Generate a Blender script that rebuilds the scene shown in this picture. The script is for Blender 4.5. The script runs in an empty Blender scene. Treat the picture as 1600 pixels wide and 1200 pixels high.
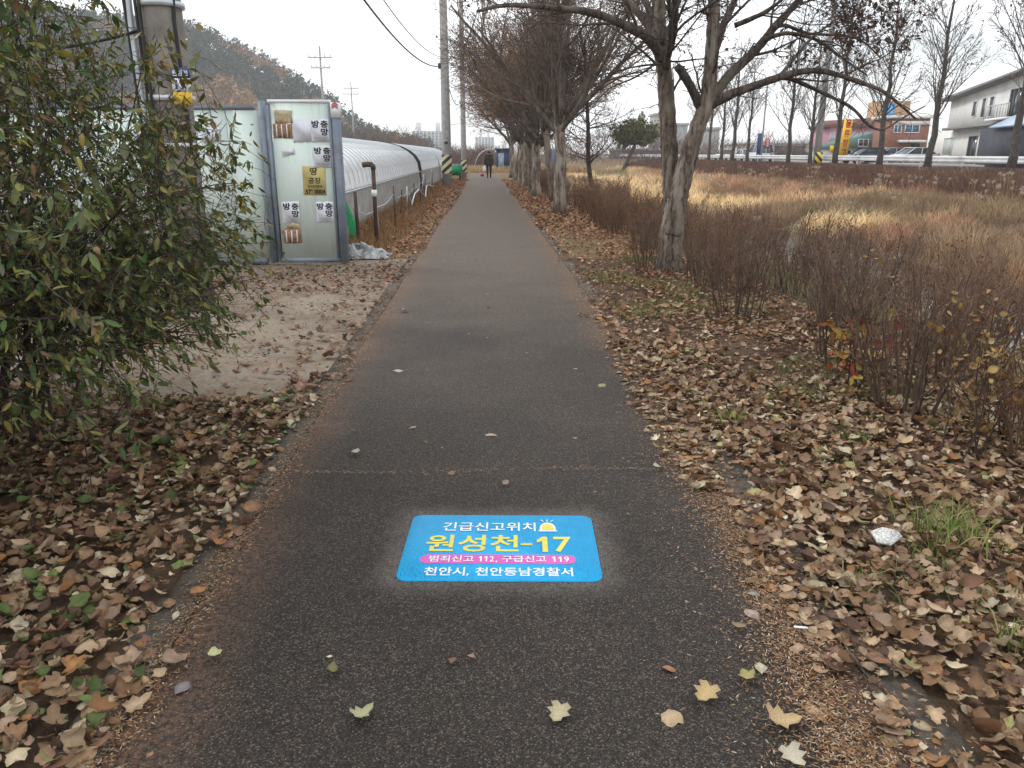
import bpy, math, random
import numpy as np
from mathutils import Vector, Matrix

R = math.radians
sc = bpy.context.scene
COL = sc.collection

# ------------------------------------------------------------------ camera
CAM_H = 1.55
cd = bpy.data.cameras.new('camera')
cam = bpy.data.objects.new('camera', cd)
COL.objects.link(cam)
cam.location = (0, 0, CAM_H)
cam.rotation_euler = (R(90 - 16.70), 0, R(-2.052))
cd.sensor_width = 36
cd.lens = 27.0
cd.clip_start = 0.05
cd.clip_end = 5000
sc.camera = cam

# ------------------------------------------------------------------ sky
SUN_EL, SUN_AZ = 42, -58          # azimuth from +Y towards +X, degrees
world = bpy.data.worlds.new('World')
sc.world = world
world.use_nodes = True
nt = world.node_tree
for n in list(nt.nodes):
    nt.nodes.remove(n)
wo = nt.nodes.new('ShaderNodeOutputWorld')
sky = nt.nodes.new('ShaderNodeTexSky')
sky.sky_type = 'NISHITA'
sky.sun_disc = False
sky.sun_elevation = R(SUN_EL)
sky.sun_rotation = R(SUN_AZ)
sky.dust_density = 2.0
bg_sky = nt.nodes.new('ShaderNodeBackground')
bg_sky.inputs['Strength'].default_value = 0.13
bg_cloud = nt.nodes.new('ShaderNodeBackground')
bg_cloud.inputs['Color'].default_value = (0.97, 0.985, 1.0, 1)
bg_cloud.inputs['Strength'].default_value = 1.85
tc = nt.nodes.new('ShaderNodeTexCoord')
mp = nt.nodes.new('ShaderNodeMapping')
mp.inputs['Scale'].default_value = (1.0, 1.0, 2.2)
mp.inputs['Location'].default_value = (0.35, 0.1, 0.0)
nz = nt.nodes.new('ShaderNodeTexNoise')
nz.inputs['Scale'].default_value = 2.3
nz.inputs['Detail'].default_value = 5
rmp = nt.nodes.new('ShaderNodeValToRGB')
rmp.color_ramp.elements[0].position = 0.34
rmp.color_ramp.elements[0].color = (0.2, 0.2, 0.2, 1)
rmp.color_ramp.elements[1].position = 0.52
rmp.color_ramp.elements[1].color = (1, 1, 1, 1)
mixw = nt.nodes.new('ShaderNodeMixShader')
nt.links.new(tc.outputs['Generated'], mp.inputs['Vector'])
nt.links.new(mp.outputs['Vector'], nz.inputs['Vector'])
nt.links.new(nz.outputs['Fac'], rmp.inputs['Fac'])
nt.links.new(rmp.outputs['Color'], mixw.inputs['Fac'])
nt.links.new(sky.outputs['Color'], bg_sky.inputs['Color'])
nt.links.new(bg_sky.outputs['Background'], mixw.inputs[1])
nt.links.new(bg_cloud.outputs['Background'], mixw.inputs[2])
nt.links.new(mixw.outputs['Shader'], wo.inputs['Surface'])

# ------------------------------------------------------------------ sun behind thin cloud
sl = bpy.data.lights.new('sun', 'SUN')
sl.energy = 1.5
sl.angle = R(10)
sl.color = (1.0, 0.95, 0.88)
so = bpy.data.objects.new('sun', sl)
COL.objects.link(so)
sd = Vector((math.sin(R(SUN_AZ)) * math.cos(R(SUN_EL)), math.cos(R(SUN_AZ)) * math.cos(R(SUN_EL)), math.sin(R(SUN_EL))))
so.rotation_euler = (-sd).to_track_quat('-Z', 'Y').to_euler()
so.location = sd * 60

sc.view_settings.view_transform = 'Standard'
sc.view_settings.look = 'None'
sc.view_settings.gamma = 1
sc.view_settings.exposure = -0.04
sc.view_settings.use_curve_mapping = False
sc.cycles.use_denoising = True
sc.cycles.max_bounces = 6
sc.cycles.diffuse_bounces = 3
sc.cycles.transparent_max_bounces = 12
sc.cycles.volume_bounces = 3

# ------------------------------------------------------------------ helpers
_P = R(16.70)
_Yw = R(2.052)


def sight(px, py, Y):
    """world point at depth Y that was surveyed at photo position px, py"""
    c = ((px - 800) / 1200.0, 1.0, -(py - 600) / 1200.0)
    a = c[1] * math.cos(_P) + c[2] * math.sin(_P)
    b = -c[1] * math.sin(_P) + c[2] * math.cos(_P)
    x = c[0] * math.cos(_Yw) + a * math.sin(_Yw)
    y = -c[0] * math.sin(_Yw) + a * math.cos(_Yw)
    t = Y / y
    return np.array([x * t, Y, CAM_H + b * t])


def spot(px, py, z=0.0):
    p = sight(px, py, 1.0)
    d = p - np.array([0, 0, CAM_H])
    t = (z - CAM_H) / d[2]
    return np.array([d[0] * t, d[1] * t, z])


class MB:
    def __init__(self):
        self.v = []; self.f = {}; self.c = []; self.n = 0

    def add(self, V, F, col=None):
        V = np.asarray(V, dtype=np.float32).reshape(-1, 3)
        if isinstance(F, np.ndarray):
            groups = {F.shape[1]: F}
        else:
            groups = {}
            for q in F:
                groups.setdefault(len(q), []).append(q)
            groups = {k: np.array(x) for k, x in groups.items()}
        for k, x in groups.items():
            self.f.setdefault(k, []).append(x + self.n)
        if col is None:
            col = (1, 1, 1)
        c = np.asarray(col, dtype=np.float32)
        if c.ndim == 1:
            c = np.repeat(c[None, :3], len(V), 0)
        self.v.append(V); self.c.append(c[:, :3]); self.n += len(V)
        return self

    def box(self, c, s, rz=0.0, col=None, taper=1.0):
        x, y, z = [q / 2.0 for q in s]
        V = np.array([[-x, -y, -z], [x, -y, -z], [x, y, -z], [-x, y, -z],
                      [-x * taper, -y * taper, z], [x * taper, -y * taper, z], [x * taper, y * taper, z], [-x * taper, y * taper, z]])
        if rz:
            ca, sa = math.cos(rz), math.sin(rz)
            V = V @ np.array([[ca, sa, 0], [-sa, ca, 0], [0, 0, 1]])
        V = V + np.array(c)
        self.add(V, np.array([[0, 3, 2, 1], [4, 5, 6, 7], [0, 1, 5, 4], [1, 2, 6, 5], [2, 3, 7, 6], [3, 0, 4, 7]]), col)
        return self

    def tube(self, pts, rad, k=8, col=None, caps=True, rough=0.0, rng=None):
        pts = np.asarray(pts, dtype=float)
        n = len(pts)
        rad = np.full(n, rad, dtype=float) if np.isscalar(rad) else np.asarray(rad, dtype=float)
        T = np.gradient(pts, axis=0)
        T /= np.linalg.norm(T, axis=1)[:, None] + 1e-9
        ref = np.array([1.0, 0, 0]) if abs(T[0][0]) < 0.8 else np.array([0, 1.0, 0])
        a = np.linspace(0, 2 * math.pi, k, endpoint=False)
        V = []
        for i in range(n):
            u = ref - T[i] * ref.dot(T[i]); u /= np.linalg.norm(u) + 1e-9
            ref = u
            w = np.cross(T[i], u)
            rr = rad[i]
            if rough and rng is not None:
                rr = rad[i] * (1 + rough * rng.standard_normal(k))
            V.append(pts[i] + (np.cos(a) * rr)[:, None] * u + (np.sin(a) * rr)[:, None] * w)
        V = np.concatenate(V)
        j = np.arange(k); jn = (j + 1) % k
        F = np.concatenate([np.stack([i * k + j, i * k + jn, (i + 1) * k + jn, (i + 1) * k + j], 1) for i in range(n - 1)])
        self.add(V, F, col)
        if caps:
            b = self.n - len(V)
            self.f.setdefault(k, []).append((b + np.arange(k)[::-1])[None, :])
            self.f.setdefault(k, []).append((b + (n - 1) * k + np.arange(k))[None, :])
        return self

    def segs(self, P0, P1, R0, R1, k=3, col=None):
        P0 = np.asarray(P0, float); P1 = np.asarray(P1, float); m = len(P0)
        if m == 0:
            return self
        R0 = np.asarray(R0, float); R1 = np.asarray(R1, float)
        D = P1 - P0
        D /= np.linalg.norm(D, axis=1)[:, None] + 1e-9
        ref = np.where(np.abs(D[:, 2:3]) < 0.9, np.array([[0, 0, 1.0]]), np.array([[1.0, 0, 0]]))
        U = np.cross(D, ref); U /= np.linalg.norm(U, axis=1)[:, None] + 1e-9
        W = np.cross(D, U)
        a = np.linspace(0, 2 * math.pi, k, endpoint=False)
        ring = np.cos(a)[None, :, None] * U[:, None, :] + np.sin(a)[None, :, None] * W[:, None, :]
        V = np.concatenate([P0[:, None, :] + ring * R0[:, None, None], P1[:, None, :] + ring * R1[:, None, None]], 1).reshape(-1, 3)
        j = np.arange(k); jn = (j + 1) % k
        f = np.stack([j, jn, k + jn, k + j], 1)
        F = (np.arange(m) * 2 * k)[:, None, None] + f[None]
        if col is not None and np.ndim(col) == 2:
            col = np.repeat(np.asarray(col), 2 * k, 0)
        self.add(V, F.reshape(-1, 4), col)
        return self

    def build(self, name, mat, parent=None, origin=(0, 0, 0), smooth=False):
        me = bpy.data.meshes.new(name)
        V = np.concatenate(self.v) - np.array(origin, dtype=np.float32)
        C = np.concatenate(self.c)
        ks = sorted(self.f)
        loops = []; tot = []
        for k in ks:
            A = np.concatenate(self.f[k])
            loops.append(A.reshape(-1)); tot.append(np.full(len(A), k))
        loops = np.concatenate(loops).astype(np.int32); tot = np.concatenate(tot).astype(np.int32)
        st = np.concatenate([[0], np.cumsum(tot)[:-1]]).astype(np.int32)
        me.vertices.add(len(V)); me.vertices.foreach_set('co', V.astype(np.float32).reshape(-1))
        me.loops.add(len(loops)); me.loops.foreach_set('vertex_index', loops)
        me.polygons.add(len(tot)); me.polygons.foreach_set('loop_start', st)
        try:
            me.polygons.foreach_set('loop_total', tot)
        except Exception:
            pass
        if smooth:
            me.polygons.foreach_set('use_smooth', np.ones(len(tot), dtype=bool))
        at = me.attributes.new('Col', 'FLOAT_COLOR', 'POINT')
        at.data.foreach_set('color', np.concatenate([C, np.ones((len(C), 1), np.float32)], 1).astype(np.float32).reshape(-1))
        me.update(calc_edges=True)
        me.validate()
        me.materials.append(mat)
        return link(name, me, parent)


def link(name, me, parent=None):
    o = bpy.data.objects.new(name, me)
    COL.objects.link(o)
    if parent is not None:
        o.parent = parent
    return o


def tag(o, label=None, cat=None, group=None, kind=None):
    if label: o['label'] = label
    if cat: o['category'] = cat
    if group: o['group'] = group
    if kind: o['kind'] = kind
    return o


def thing(name, label, cat, loc=(0, 0, 0), rz=0.0, group=None):
    o = bpy.data.objects.new(name, None)
    o.empty_display_size = 0.2
    COL.objects.link(o)
    o.location = loc
    o.rotation_euler = (0, 0, rz)
    return tag(o, label, cat, group)


KIDS = {}


def children(o):
    return [c for c in COL.objects if c.parent == o] if o.name not in KIDS else KIDS[o.name]


def dup(root, loc, rz, scale=1.0, label=None, group=None):
    kids = list(root.children)
    r = root.copy(); COL.objects.link(r)
    r.location = loc; r.rotation_euler = (0, 0, rz)
    r.scale = (scale,) * 3 if np.isscalar(scale) else scale
    if label: r['label'] = label
    if group: r['group'] = group
    for ch in kids:
        c = ch.copy(); COL.objects.link(c); c.parent = r
        for g in list(ch.children):
            d = g.copy(); COL.objects.link(d); d.parent = c
    return r


# ------------------------------------------------------------------ materials
def newmat(name):
    m = bpy.data.materials.new(name)
    m.use_nodes = True
    t = m.node_tree
    b = t.nodes['Principled BSDF']
    return m, t, b


def N(t, kind, **kw):
    n = t.nodes.new(kind)
    for k, v in kw.items():
        if k in n.inputs:
            n.inputs[k].default_value = v
        else:
            setattr(n, k, v)
    return n


def ramp(t, fac, stops):
    r = t.nodes.new('ShaderNodeValToRGB')
    e = r.color_ramp.elements
    e[0].position, e[0].color = stops[0][0], tuple(stops[0][1]) + (1,)
    e[1].position, e[1].color = stops[-1][0], tuple(stops[-1][1]) + (1,)
    for p, c in stops[1:-1]:
        x = e.new(p); x.color = tuple(c) + (1,)
    t.links.new(fac, r.inputs['Fac'])
    return r.outputs['Color']


def mixc(t, fac, a, b, mode='MIX'):
    n = t.nodes.new('ShaderNodeMix'); n.data_type = 'RGBA'; n.blend_type = mode
    for i, x in ((0, fac), (6, a), (7, b)):
        if hasattr(x, 'node'):
            t.links.new(x, n.inputs[i])
        elif i == 0:
            n.inputs[0].default_value = x
        else:
            n.inputs[i].default_value = tuple(x) + (1,)
    return n.outputs[2]


def math_(t, op, a, b=None, c=None):
    n = t.nodes.new('ShaderNodeMath'); n.operation = op
    for i, x in enumerate((a, b, c)):
        if x is None: continue
        if hasattr(x, 'node'): t.links.new(x, n.inputs[i])
        else: n.inputs[i].default_value = x
    return n.outputs[0]


def noise(t, vec, scale, detail=4, rough=0.55):
    n = N(t, 'ShaderNodeTexNoise', Scale=scale, Detail=detail, Roughness=rough)
    if vec is not None: t.links.new(vec, n.inputs['Vector'])
    return n.outputs['Fac']


def bump(t, b, h, strength=0.3, dist=0.01):
    n = N(t, 'ShaderNodeBump', Strength=strength, Distance=dist)
    t.links.new(h, n.inputs['Height'])
    t.links.new(n.outputs['Normal'], b.inputs['Normal'])


def plain(name, col, rough=0.7, var=0.25, scale=6.0, metal=0.0, bmp=0.0, bscale=40, spec=0.4, dirt=None, coord='Object'):
    m, t, b = newmat(name)
    tcn = t.nodes.new('ShaderNodeTexCoord')
    f = noise(t, tcn.outputs[coord], scale, 5)
    lo = tuple(max(0, c * (1 - var)) for c in col)
    hi = tuple(min(1, c * (1 + var)) for c in col)
    c = ramp(t, f, [(0.3, lo), (0.7, hi)])
    if dirt:
        f2 = noise(t, tcn.outputs[coord], scale * 0.37, 6, 0.7)
        k = ramp(t, f2, [(0.5, (0, 0, 0)), (0.68, (1, 1, 1))])
        c = mixc(t, k, c, dirt)
    t.links.new(c, b.inputs['Base Color'])
    b.inputs['Roughness'].default_value = rough
    b.inputs['Metallic'].default_value = metal
    b.inputs['Specular IOR Level'].default_value = spec
    if bmp:
        bump(t, b, noise(t, tcn.outputs[coord], bscale, 4), bmp, 0.01)
    return m


def leafmat(name, source='attr', trans=0.25, rough=0.6, var=0.35, scale=35):
    m, t, b = newmat(name)
    tcn = t.nodes.new('ShaderNodeTexCoord')
    if source == 'attr':
        a = N(t, 'ShaderNodeAttribute', attribute_name='Col'); c0 = a.outputs['Color']
    else:
        a = t.nodes.new('ShaderNodeObjectInfo')
        a2 = N(t, 'ShaderNodeAttribute', attribute_name='Col')
        c0 = mixc(t, 1.0, a.outputs['Color'], a2.outputs['Color'], 'MULTIPLY')
    f = noise(t, tcn.outputs['Object'], scale, 3)
    k = ramp(t, f, [(0.3, (1 - var,) * 3), (0.7, (1 + var * 0.6,) * 3)])
    c = mixc(t, 1.0, c0, k, 'MULTIPLY')
    t.links.new(c, b.inputs['Base Color'])
    b.inputs['Roughness'].default_value = rough
    b.inputs['Specular IOR Level'].default_value = 0.3
    if trans > 0:
        tr = t.nodes.new('ShaderNodeBsdfTranslucent')
        t.links.new(c, tr.inputs['Color'])
        mx = t.nodes.new('ShaderNodeMixShader'); mx.inputs[0].default_value = trans
        t.links.new(b.outputs['BSDF'], mx.inputs[1]); t.links.new(tr.outputs['BSDF'], mx.inputs[2])
        t.links.new(mx.outputs['Shader'], t.nodes['Material Output'].inputs['Surface'])
    return m


M = {}
M['litter'] = leafmat('dry_leaf_litter', 'attr', 0.12, 0.65)
M['leaf_one'] = leafmat('dry_leaf_single', 'obj', 0.12, 0.62)
M['green_leaf'] = leafmat('shrub_leaf', 'attr', 0.22, 0.5)
M['green_one'] = leafmat('shrub_leaf_single', 'obj', 0.22, 0.5)
M['grass'] = leafmat('grass_blade', 'attr', 0.25, 0.7, 0.15, 3)
M['twig'] = leafmat('twig_bark', 'attr', 0.0, 0.85, 0.3, 8)
M['forest'] = leafmat('forest_foliage', 'attr', 0.1, 0.9, 0.3, 0.3)


def bark(name, c1, c2, pale=None):
    m, t, b = newmat(name)
    tcn = t.nodes.new('ShaderNodeTexCoord')
    mpn = N(t, 'ShaderNodeMapping'); mpn.inputs['Scale'].default_value = (1, 1, 0.22)
    t.links.new(tcn.outputs['Object'], mpn.inputs['Vector'])
    f = noise(t, mpn.outputs['Vector'], 30, 7, 0.7)
    c = ramp(t, f, [(0.38, c1), (0.60, c2)])
    if pale:
        f2 = noise(t, mpn.outputs['Vector'], 7, 3)
        k = ramp(t, f2, [(0.48, (0, 0, 0)), (0.6, (1, 1, 1))])
        c = mixc(t, k, c, mixc(t, f, tuple(x * 0.6 for x in pale), pale))
    t.links.new(c, b.inputs['Base Color'])
    b.inputs['Roughness'].default_value = 0.9
    b.inputs['Specular IOR Level'].default_value = 0.2
    bump(t, b, f, 1.0, 0.05)
    return m


M['bark'] = bark('grey_bark', (0.038, 0.030, 0.024), (0.22, 0.175, 0.135), (0.32, 0.27, 0.22))
M['bark_pale'] = bark('pale_bark', (0.05, 0.038, 0.03), (0.27, 0.215, 0.17), (0.42, 0.365, 0.30))
M['bark_mid'] = bark('brown_bark', (0.035, 0.028, 0.023), (0.16, 0.125, 0.10), (0.21, 0.175, 0.145))
M['bark_dark'] = bark('dark_bark', (0.035, 0.03, 0.027), (0.12, 0.105, 0.09))
M['steel'] = plain('grey_steel', (0.20, 0.24, 0.29), 0.55, 0.2, 4, 0.2, dirt=(0.13, 0.10, 0.08))
M['galv'] = plain('galvanised_steel', (0.50, 0.53, 0.55), 0.45, 0.12, 3, 0.35)
M['rust'] = plain('rusty_pipe', (0.075, 0.045, 0.035), 0.8, 0.4, 14)
M['concrete'] = plain('pole_concrete', (0.33, 0.32, 0.31), 0.85, 0.2, 5, bmp=0.2, bscale=60)
M['concrete_dark'] = plain('weathered_concrete', (0.22, 0.20, 0.18), 0.9, 0.3, 5, bmp=0.3, bscale=60)
M['black'] = plain('black_rubber', (0.02, 0.02, 0.022), 0.6, 0.2)
M['white'] = plain('white_paint', (0.78, 0.79, 0.80), 0.5, 0.05)
M['paper'] = plain('white_paper', (0.72, 0.74, 0.80), 0.8, 0.06, 9)
M['ink'] = plain('black_ink', (0.02, 0.02, 0.02), 0.7, 0.1)
M['red'] = plain('red_paint', (0.55, 0.03, 0.03), 0.5, 0.15)
M['yellow'] = plain('yellow_paint', (0.85, 0.55, 0.02), 0.5, 0.08)


# ------------------------------------------------------------------ terrain
XS = [-2000, -60, 1.3, 3.1, 4.2, 6.7, 7.5, 11.0, 12.0, 15, 19, 22, 23.5, 25, 26, 2000]
ZS = [0, 0, 0, 0.02, -0.22, -1.25, -1.7, -1.7, -1.15, -0.85, -0.35, 0.25, 0.5, 0.62, 0.62, 0.62]


def ground_z(x, y):
    x = np.asarray(x, float); y = np.asarray(y, float)
    z = np.interp(x, XS, ZS)
    fill = np.clip((y - 27) / 9.0, 0, 1)
    z = np.where(z < -1.12, z * (1 - fill) + np.maximum(z, -1.12) * fill, z)
    flat = np.clip((y - 100) / 60.0, 0, 1)
    z = np.where(x < 24, z * (1 - flat), z)
    return z


def build_ground():
    xs = np.concatenate([[-1400, -600, -300, -150, -90, -60, -40, -25, -16, -11], np.arange(-8, 1.5, 0.5), np.arange(1.5, 13, 0.35),
                         np.arange(13, 27, 0.7), [30, 36, 45, 60, 90, 150, 300, 600, 1400]])
    ys = np.concatenate([[-200, -100, -40, -20, -10, -5], np.arange(-2, 40, 0.7), np.arange(40, 110, 2.5), np.arange(110, 180, 10), [200, 260, 400, 700, 1200, 1800]])
    X, Y = np.meshgrid(xs, ys)
    Z = ground_z(X, Y)
    rng = np.random.default_rng(3)
    j = rng.normal(0, 0.02, X.shape)
    off = (np.abs(X) > 1.6) & (np.abs(X) < 24) & (Y < 110)
    Z = Z + np.where(off, j, 0) - 0.012
    nx, ny = len(xs), len(ys)
    V = np.stack([X, Y, Z], -1).reshape(-1, 3)
    i, jj = np.meshgrid(np.arange(nx - 1), np.arange(ny - 1))
    a = (jj * nx + i).reshape(-1)
    F = np.stack([a, a + 1, a + nx + 1, a + nx], 1)
    mb = MB().add(V, F)
    m, t, b = newmat('ground_soil')
    tcn = t.nodes.new('ShaderNodeTexCoord')
    P = tcn.outputs['Object']
    f = noise(t, P, 3.0, 6, 0.65)
    fine = noise(t, P, 45, 5, 0.7)
    soil = ramp(t, f, [(0.3, (0.06, 0.042, 0.03)), (0.7, (0.15, 0.10, 0.065))])
    soil = mixc(t, 0.7, soil, ramp(t, fine, [(0.3, (0.35, 0.33, 0.3)), (0.7, (1, 1, 1))]), 'MULTIPLY')
    sx = t.nodes.new('ShaderNodeSeparateXYZ'); t.links.new(P, sx.inputs[0])
    # pale sandy yard in front of the panel wall
    wob = math_(t, 'MULTIPLY', math_(t, 'SUBTRACT', noise(t, P, 1.1, 5), 0.5), 2.2)
    yy = math_(t, 'ADD', sx.outputs['Y'], wob)
    gate = math_(t, 'MULTIPLY', math_(t, 'GREATER_THAN', yy, 4.7), math_(t, 'LESS_THAN', yy, 12.3))
    gate = math_(t, 'MULTIPLY', gate, math_(t, 'LESS_THAN', sx.outputs['X'], -0.9))
    gate = math_(t, 'MULTIPLY', gate, math_(t, 'GREATER_THAN', sx.outputs['X'], -14))
    sand = ramp(t, fine, [(0.25, (0.14, 0.115, 0.09)), (0.5, (0.26, 0.22, 0.175)), (0.8, (0.36, 0.32, 0.265))])
    sand = mixc(t, ramp(t, f, [(0.45, (0, 0, 0)), (0.62, (0.65, 0.65, 0.65))]), sand, (0.20, 0.15, 0.10))
    c = mixc(t, gate, soil, sand)
    far = math_(t, 'GREATER_THAN', sx.outputs['Y'], 12.0)
    straw = ramp(t, f, [(0.3, (0.10, 0.07, 0.04)), (0.7, (0.22, 0.16, 0.09))])
    c = mixc(t, far, c, straw)
    t.links.new(c, b.inputs['Base Color'])
    b.inputs['Roughness'].default_value = 1.0
    b.inputs['Specular IOR Level'].default_value = 0.1
    bump(t, b, fine, 0.6, 0.02)
    tag(mb.build('ground', m, smooth=True), kind='structure')


build_ground()

# ------------------------------------------------------------------ asphalt path
PL, PR, PEND = -1.03, 1.17, 66.0
SIGN_C = (0.055, 2.825); SIGN_ROT = R(-2.6); SIGN_W, SIGN_H = 0.785, 0.545


def build_path():
    m, t, b = newmat('worn_asphalt')
    tcn = t.nodes.new('ShaderNodeTexCoord'); P = tcn.outputs['Object']
    v = N(t, 'ShaderNodeTexVoronoi', Scale=190.0); t.links.new(P, v.inputs['Vector'])
    sx = t.nodes.new('ShaderNodeSeparateXYZ'); t.links.new(P, sx.inputs[0])
    sepc = t.nodes.new('ShaderNodeSeparateColor'); t.links.new(v.outputs['Color'], sepc.inputs[0])
    stone = ramp(t, sepc.outputs[0], [(0.0, (0.015, 0.0115, 0.0092)), (0.50, (0.037, 0.0285, 0.0225)), (0.80, (0.071, 0.055, 0.0435)), (1.0, (0.165, 0.130, 0.102))])
    gap = ramp(t, v.outputs['Distance'], [(0.25, (1, 1, 1)), (0.75, (0.25, 0.25, 0.25))])
    c = mixc(t, 1.0, stone, gap, 'MULTIPLY')
    big = noise(t, P, 1.3, 6, 0.6)
    c = mixc(t, 1.0, c, ramp(t, big, [(0.3, (0.82, 0.81, 0.8)), (0.7, (1.22, 1.2, 1.18))]), 'MULTIPLY')
    # dust towards both edges; grazing sheen further on is painted into the colour
    dust = noise(t, P, 60, 3, 0.7)
    ax = math_(t, 'ABSOLUTE', math_(t, 'SUBTRACT', sx.outputs['X'], 0.07))
    edge = t.nodes.new('ShaderNodeMapRange'); edge.interpolation_type = 'SMOOTHSTEP'
    t.links.new(math_(t, 'ADD', ax, math_(t, 'MULTIPLY', math_(t, 'SUBTRACT', big, 0.5), 0.5)), edge.inputs['Value'])
    edge.inputs['From Min'].default_value = 0.78; edge.inputs['From Max'].default_value = 1.15
    k = math_(t, 'MULTIPLY', edge.outputs[0], ramp(t, dust, [(0.38, (0, 0, 0)), (0.62, (0.75, 0.75, 0.75))]))
    wear = t.nodes.new('ShaderNodeMapRange'); wear.interpolation_type = 'SMOOTHSTEP'
    t.links.new(math_(t, 'ADD', sx.outputs['Y'], math_(t, 'MULTIPLY', math_(t, 'SUBTRACT', big, 0.5), 4.0)), wear.inputs['Value'])
    wear.inputs['From Min'].default_value = 3.0; wear.inputs['From Max'].default_value = 12.0
    wear.inputs['To Max'].default_value = 0.62
    v2 = N(t, 'ShaderNodeTexVoronoi', Scale=70.0); t.links.new(P, v2.inputs['Vector'])
    sep2 = t.nodes.new('ShaderNodeSeparateColor'); t.links.new(v2.outputs['Color'], sep2.inputs[0])
    dry = mixc(t, dust, (0.096, 0.073, 0.058), (0.198, 0.154, 0.125))  # paler asphalt tone standing in for the grazing sheen
    dry = mixc(t, 1.0, dry, ramp(t, sep2.outputs[0], [(0.0, (.6, .6, .6)), (.55, (.97, .97, .97)), (1.0, (1.5, 1.48, 1.45))]), 'MULTIPLY')
    dry = mixc(t, 0.35, dry, mixc(t, 1.0, c, (3.0, 2.9, 2.8), 'MULTIPLY'))
    c = mixc(t, wear.outputs[0], c, dry)
    c = mixc(t, k, c, (0.17, 0.09, 0.052))
    # chalky primer overspray round the painted sign
    mpn = N(t, 'ShaderNodeMapping', vector_type='TEXTURE')
    mpn.inputs['Location'].default_value = (SIGN_C[0], SIGN_C[1], 0); mpn.inputs['Rotation'].default_value = (0, 0, SIGN_ROT)
    t.links.new(P, mpn.inputs['Vector'])
    s2 = t.nodes.new('ShaderNodeSeparateXYZ'); t.links.new(mpn.outputs['Vector'], s2.inputs[0])
    dx = math_(t, 'MAXIMUM', math_(t, 'SUBTRACT', math_(t, 'ABSOLUTE', s2.outputs['X']), SIGN_W / 2 - 0.03), 0.0)
    dy = math_(t, 'MAXIMUM', math_(t, 'SUBTRACT', math_(t, 'ABSOLUTE', s2.outputs['Y']), SIGN_H / 2 - 0.03), 0.0)
    d = math_(t, 'SQRT', math_(t, 'ADD', math_(t, 'MULTIPLY', dx, dx), math_(t, 'MULTIPLY', dy, dy)))
    d = math_(t, 'ADD', d, math_(t, 'MULTIPLY', math_(t, 'SUBTRACT', noise(t, P, 9, 5), 0.5), 0.12))
    sp = t.nodes.new('ShaderNodeMapRange'); sp.interpolation_type = 'SMOOTHSTEP'
    t.links.new(d, sp.inputs['Value'])
    sp.inputs['From Min'].default_value = 0.0; sp.inputs['From Max'].default_value = 0.17
    sp.inputs['To Min'].default_value = 0.42; sp.inputs['To Max'].default_value = 0.0
    k2 = math_(t, 'MULTIPLY', sp.outputs[0], ramp(t, sepc.outputs[1], [(0.1, (0.2, 0.2, 0.2)), (0.9, (1, 1, 1))]))
    c = mixc(t, k2, c, (0.27, 0.245, 0.22))
    t.links.new(c, b.inputs['Base Color'])
    b.inputs['Roughness'].default_value = 0.75
    b.inputs['Specular IOR Level'].default_value = 0.35
    bump(t, b, math_(t, 'ADD', math_(t, 'MULTIPLY', v.outputs['Distance'], -1.0), math_(t, 'MULTIPLY', sepc.outputs[0], 0.4)), 0.7, 0.004)
    ys = np.arange(-3, PEND + 1, 1.0)
    rng = np.random.default_rng(5)
    V = []; F = []
    for i, y in enumerate(ys):
        bend = 0.0
        for x in (PL + rng.normal(0, 0.008), -0.3, 0.45, PR + rng.normal(0, 0.012)):
            V.append((x + bend, y, 0.008 - 0.004 * ((x - 0.07) / 1.1) ** 2))
    n = len(ys)
    for i in range(n - 1):
        for k in range(3):
            a = i * 4 + k
            F.append((a, a + 1, a + 5, a + 4))
    tag(MB().add(V, np.array(F)).build('path', m, smooth=True), kind='structure')
    # edging kerbs: one stone per metre
    km = plain('kerb_concrete', (0.085, 0.072, 0.058), 0.95, 0.45, 30, bmp=0.8, bscale=120, dirt=(0.10, 0.065, 0.04))
    km2 = MB()
    w = 0.14
    me = None
    root = bpy.data.objects.new('kerb', None); COL.objects.link(root); root['kind'] = 'structure'
    for side, x in ((-1, PL - 0.005 - w / 2), (1, PR + 0.005 + w / 2)):
        for k in range(0, 40):
            y = 1.0 + k
            if me is None:
                o = MB().box((0, 0, -0.045), (w, 0.992, 0.10), taper=0.97).build('kerb_stone', km, root)
                me = o.data
            else:
                o = link('kerb_stone', me, root)
            o.location = (x + rng.normal(0, 0.003), y, 0.0 + rng.normal(0, 0.003))
            o.rotation_euler = (rng.normal(0, 0.004), rng.normal(0, 0.008), rng.normal(0, 0.003))


build_path()


# ------------------------------------------------------------------ lettering
_TXT = {}


def text2d(s, bold=0.0):
    key = (s, bold)
    if key in _TXT: return _TXT[key]
    cu = bpy.data.curves.new('lettering', 'FONT')
    cu.body = s; cu.size = 1.0; cu.offset = bold; cu.resolution_u = 3; cu.fill_mode = 'FRONT'
    o = bpy.data.objects.new('lettering', cu); COL.objects.link(o)
    dg = bpy.context.evaluated_depsgraph_get()
    me = bpy.data.meshes.new_from_object(o.evaluated_get(dg))
    V = np.array([v.co[:2] for v in me.vertices]) if len(me.vertices) else np.zeros((0, 2))
    F = [tuple(p.vertices) for p in me.polygons]
    bpy.data.objects.remove(o); bpy.data.curves.remove(cu); bpy.data.meshes.remove(me)
    _TXT[key] = (V, F)
    return V, F


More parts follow.
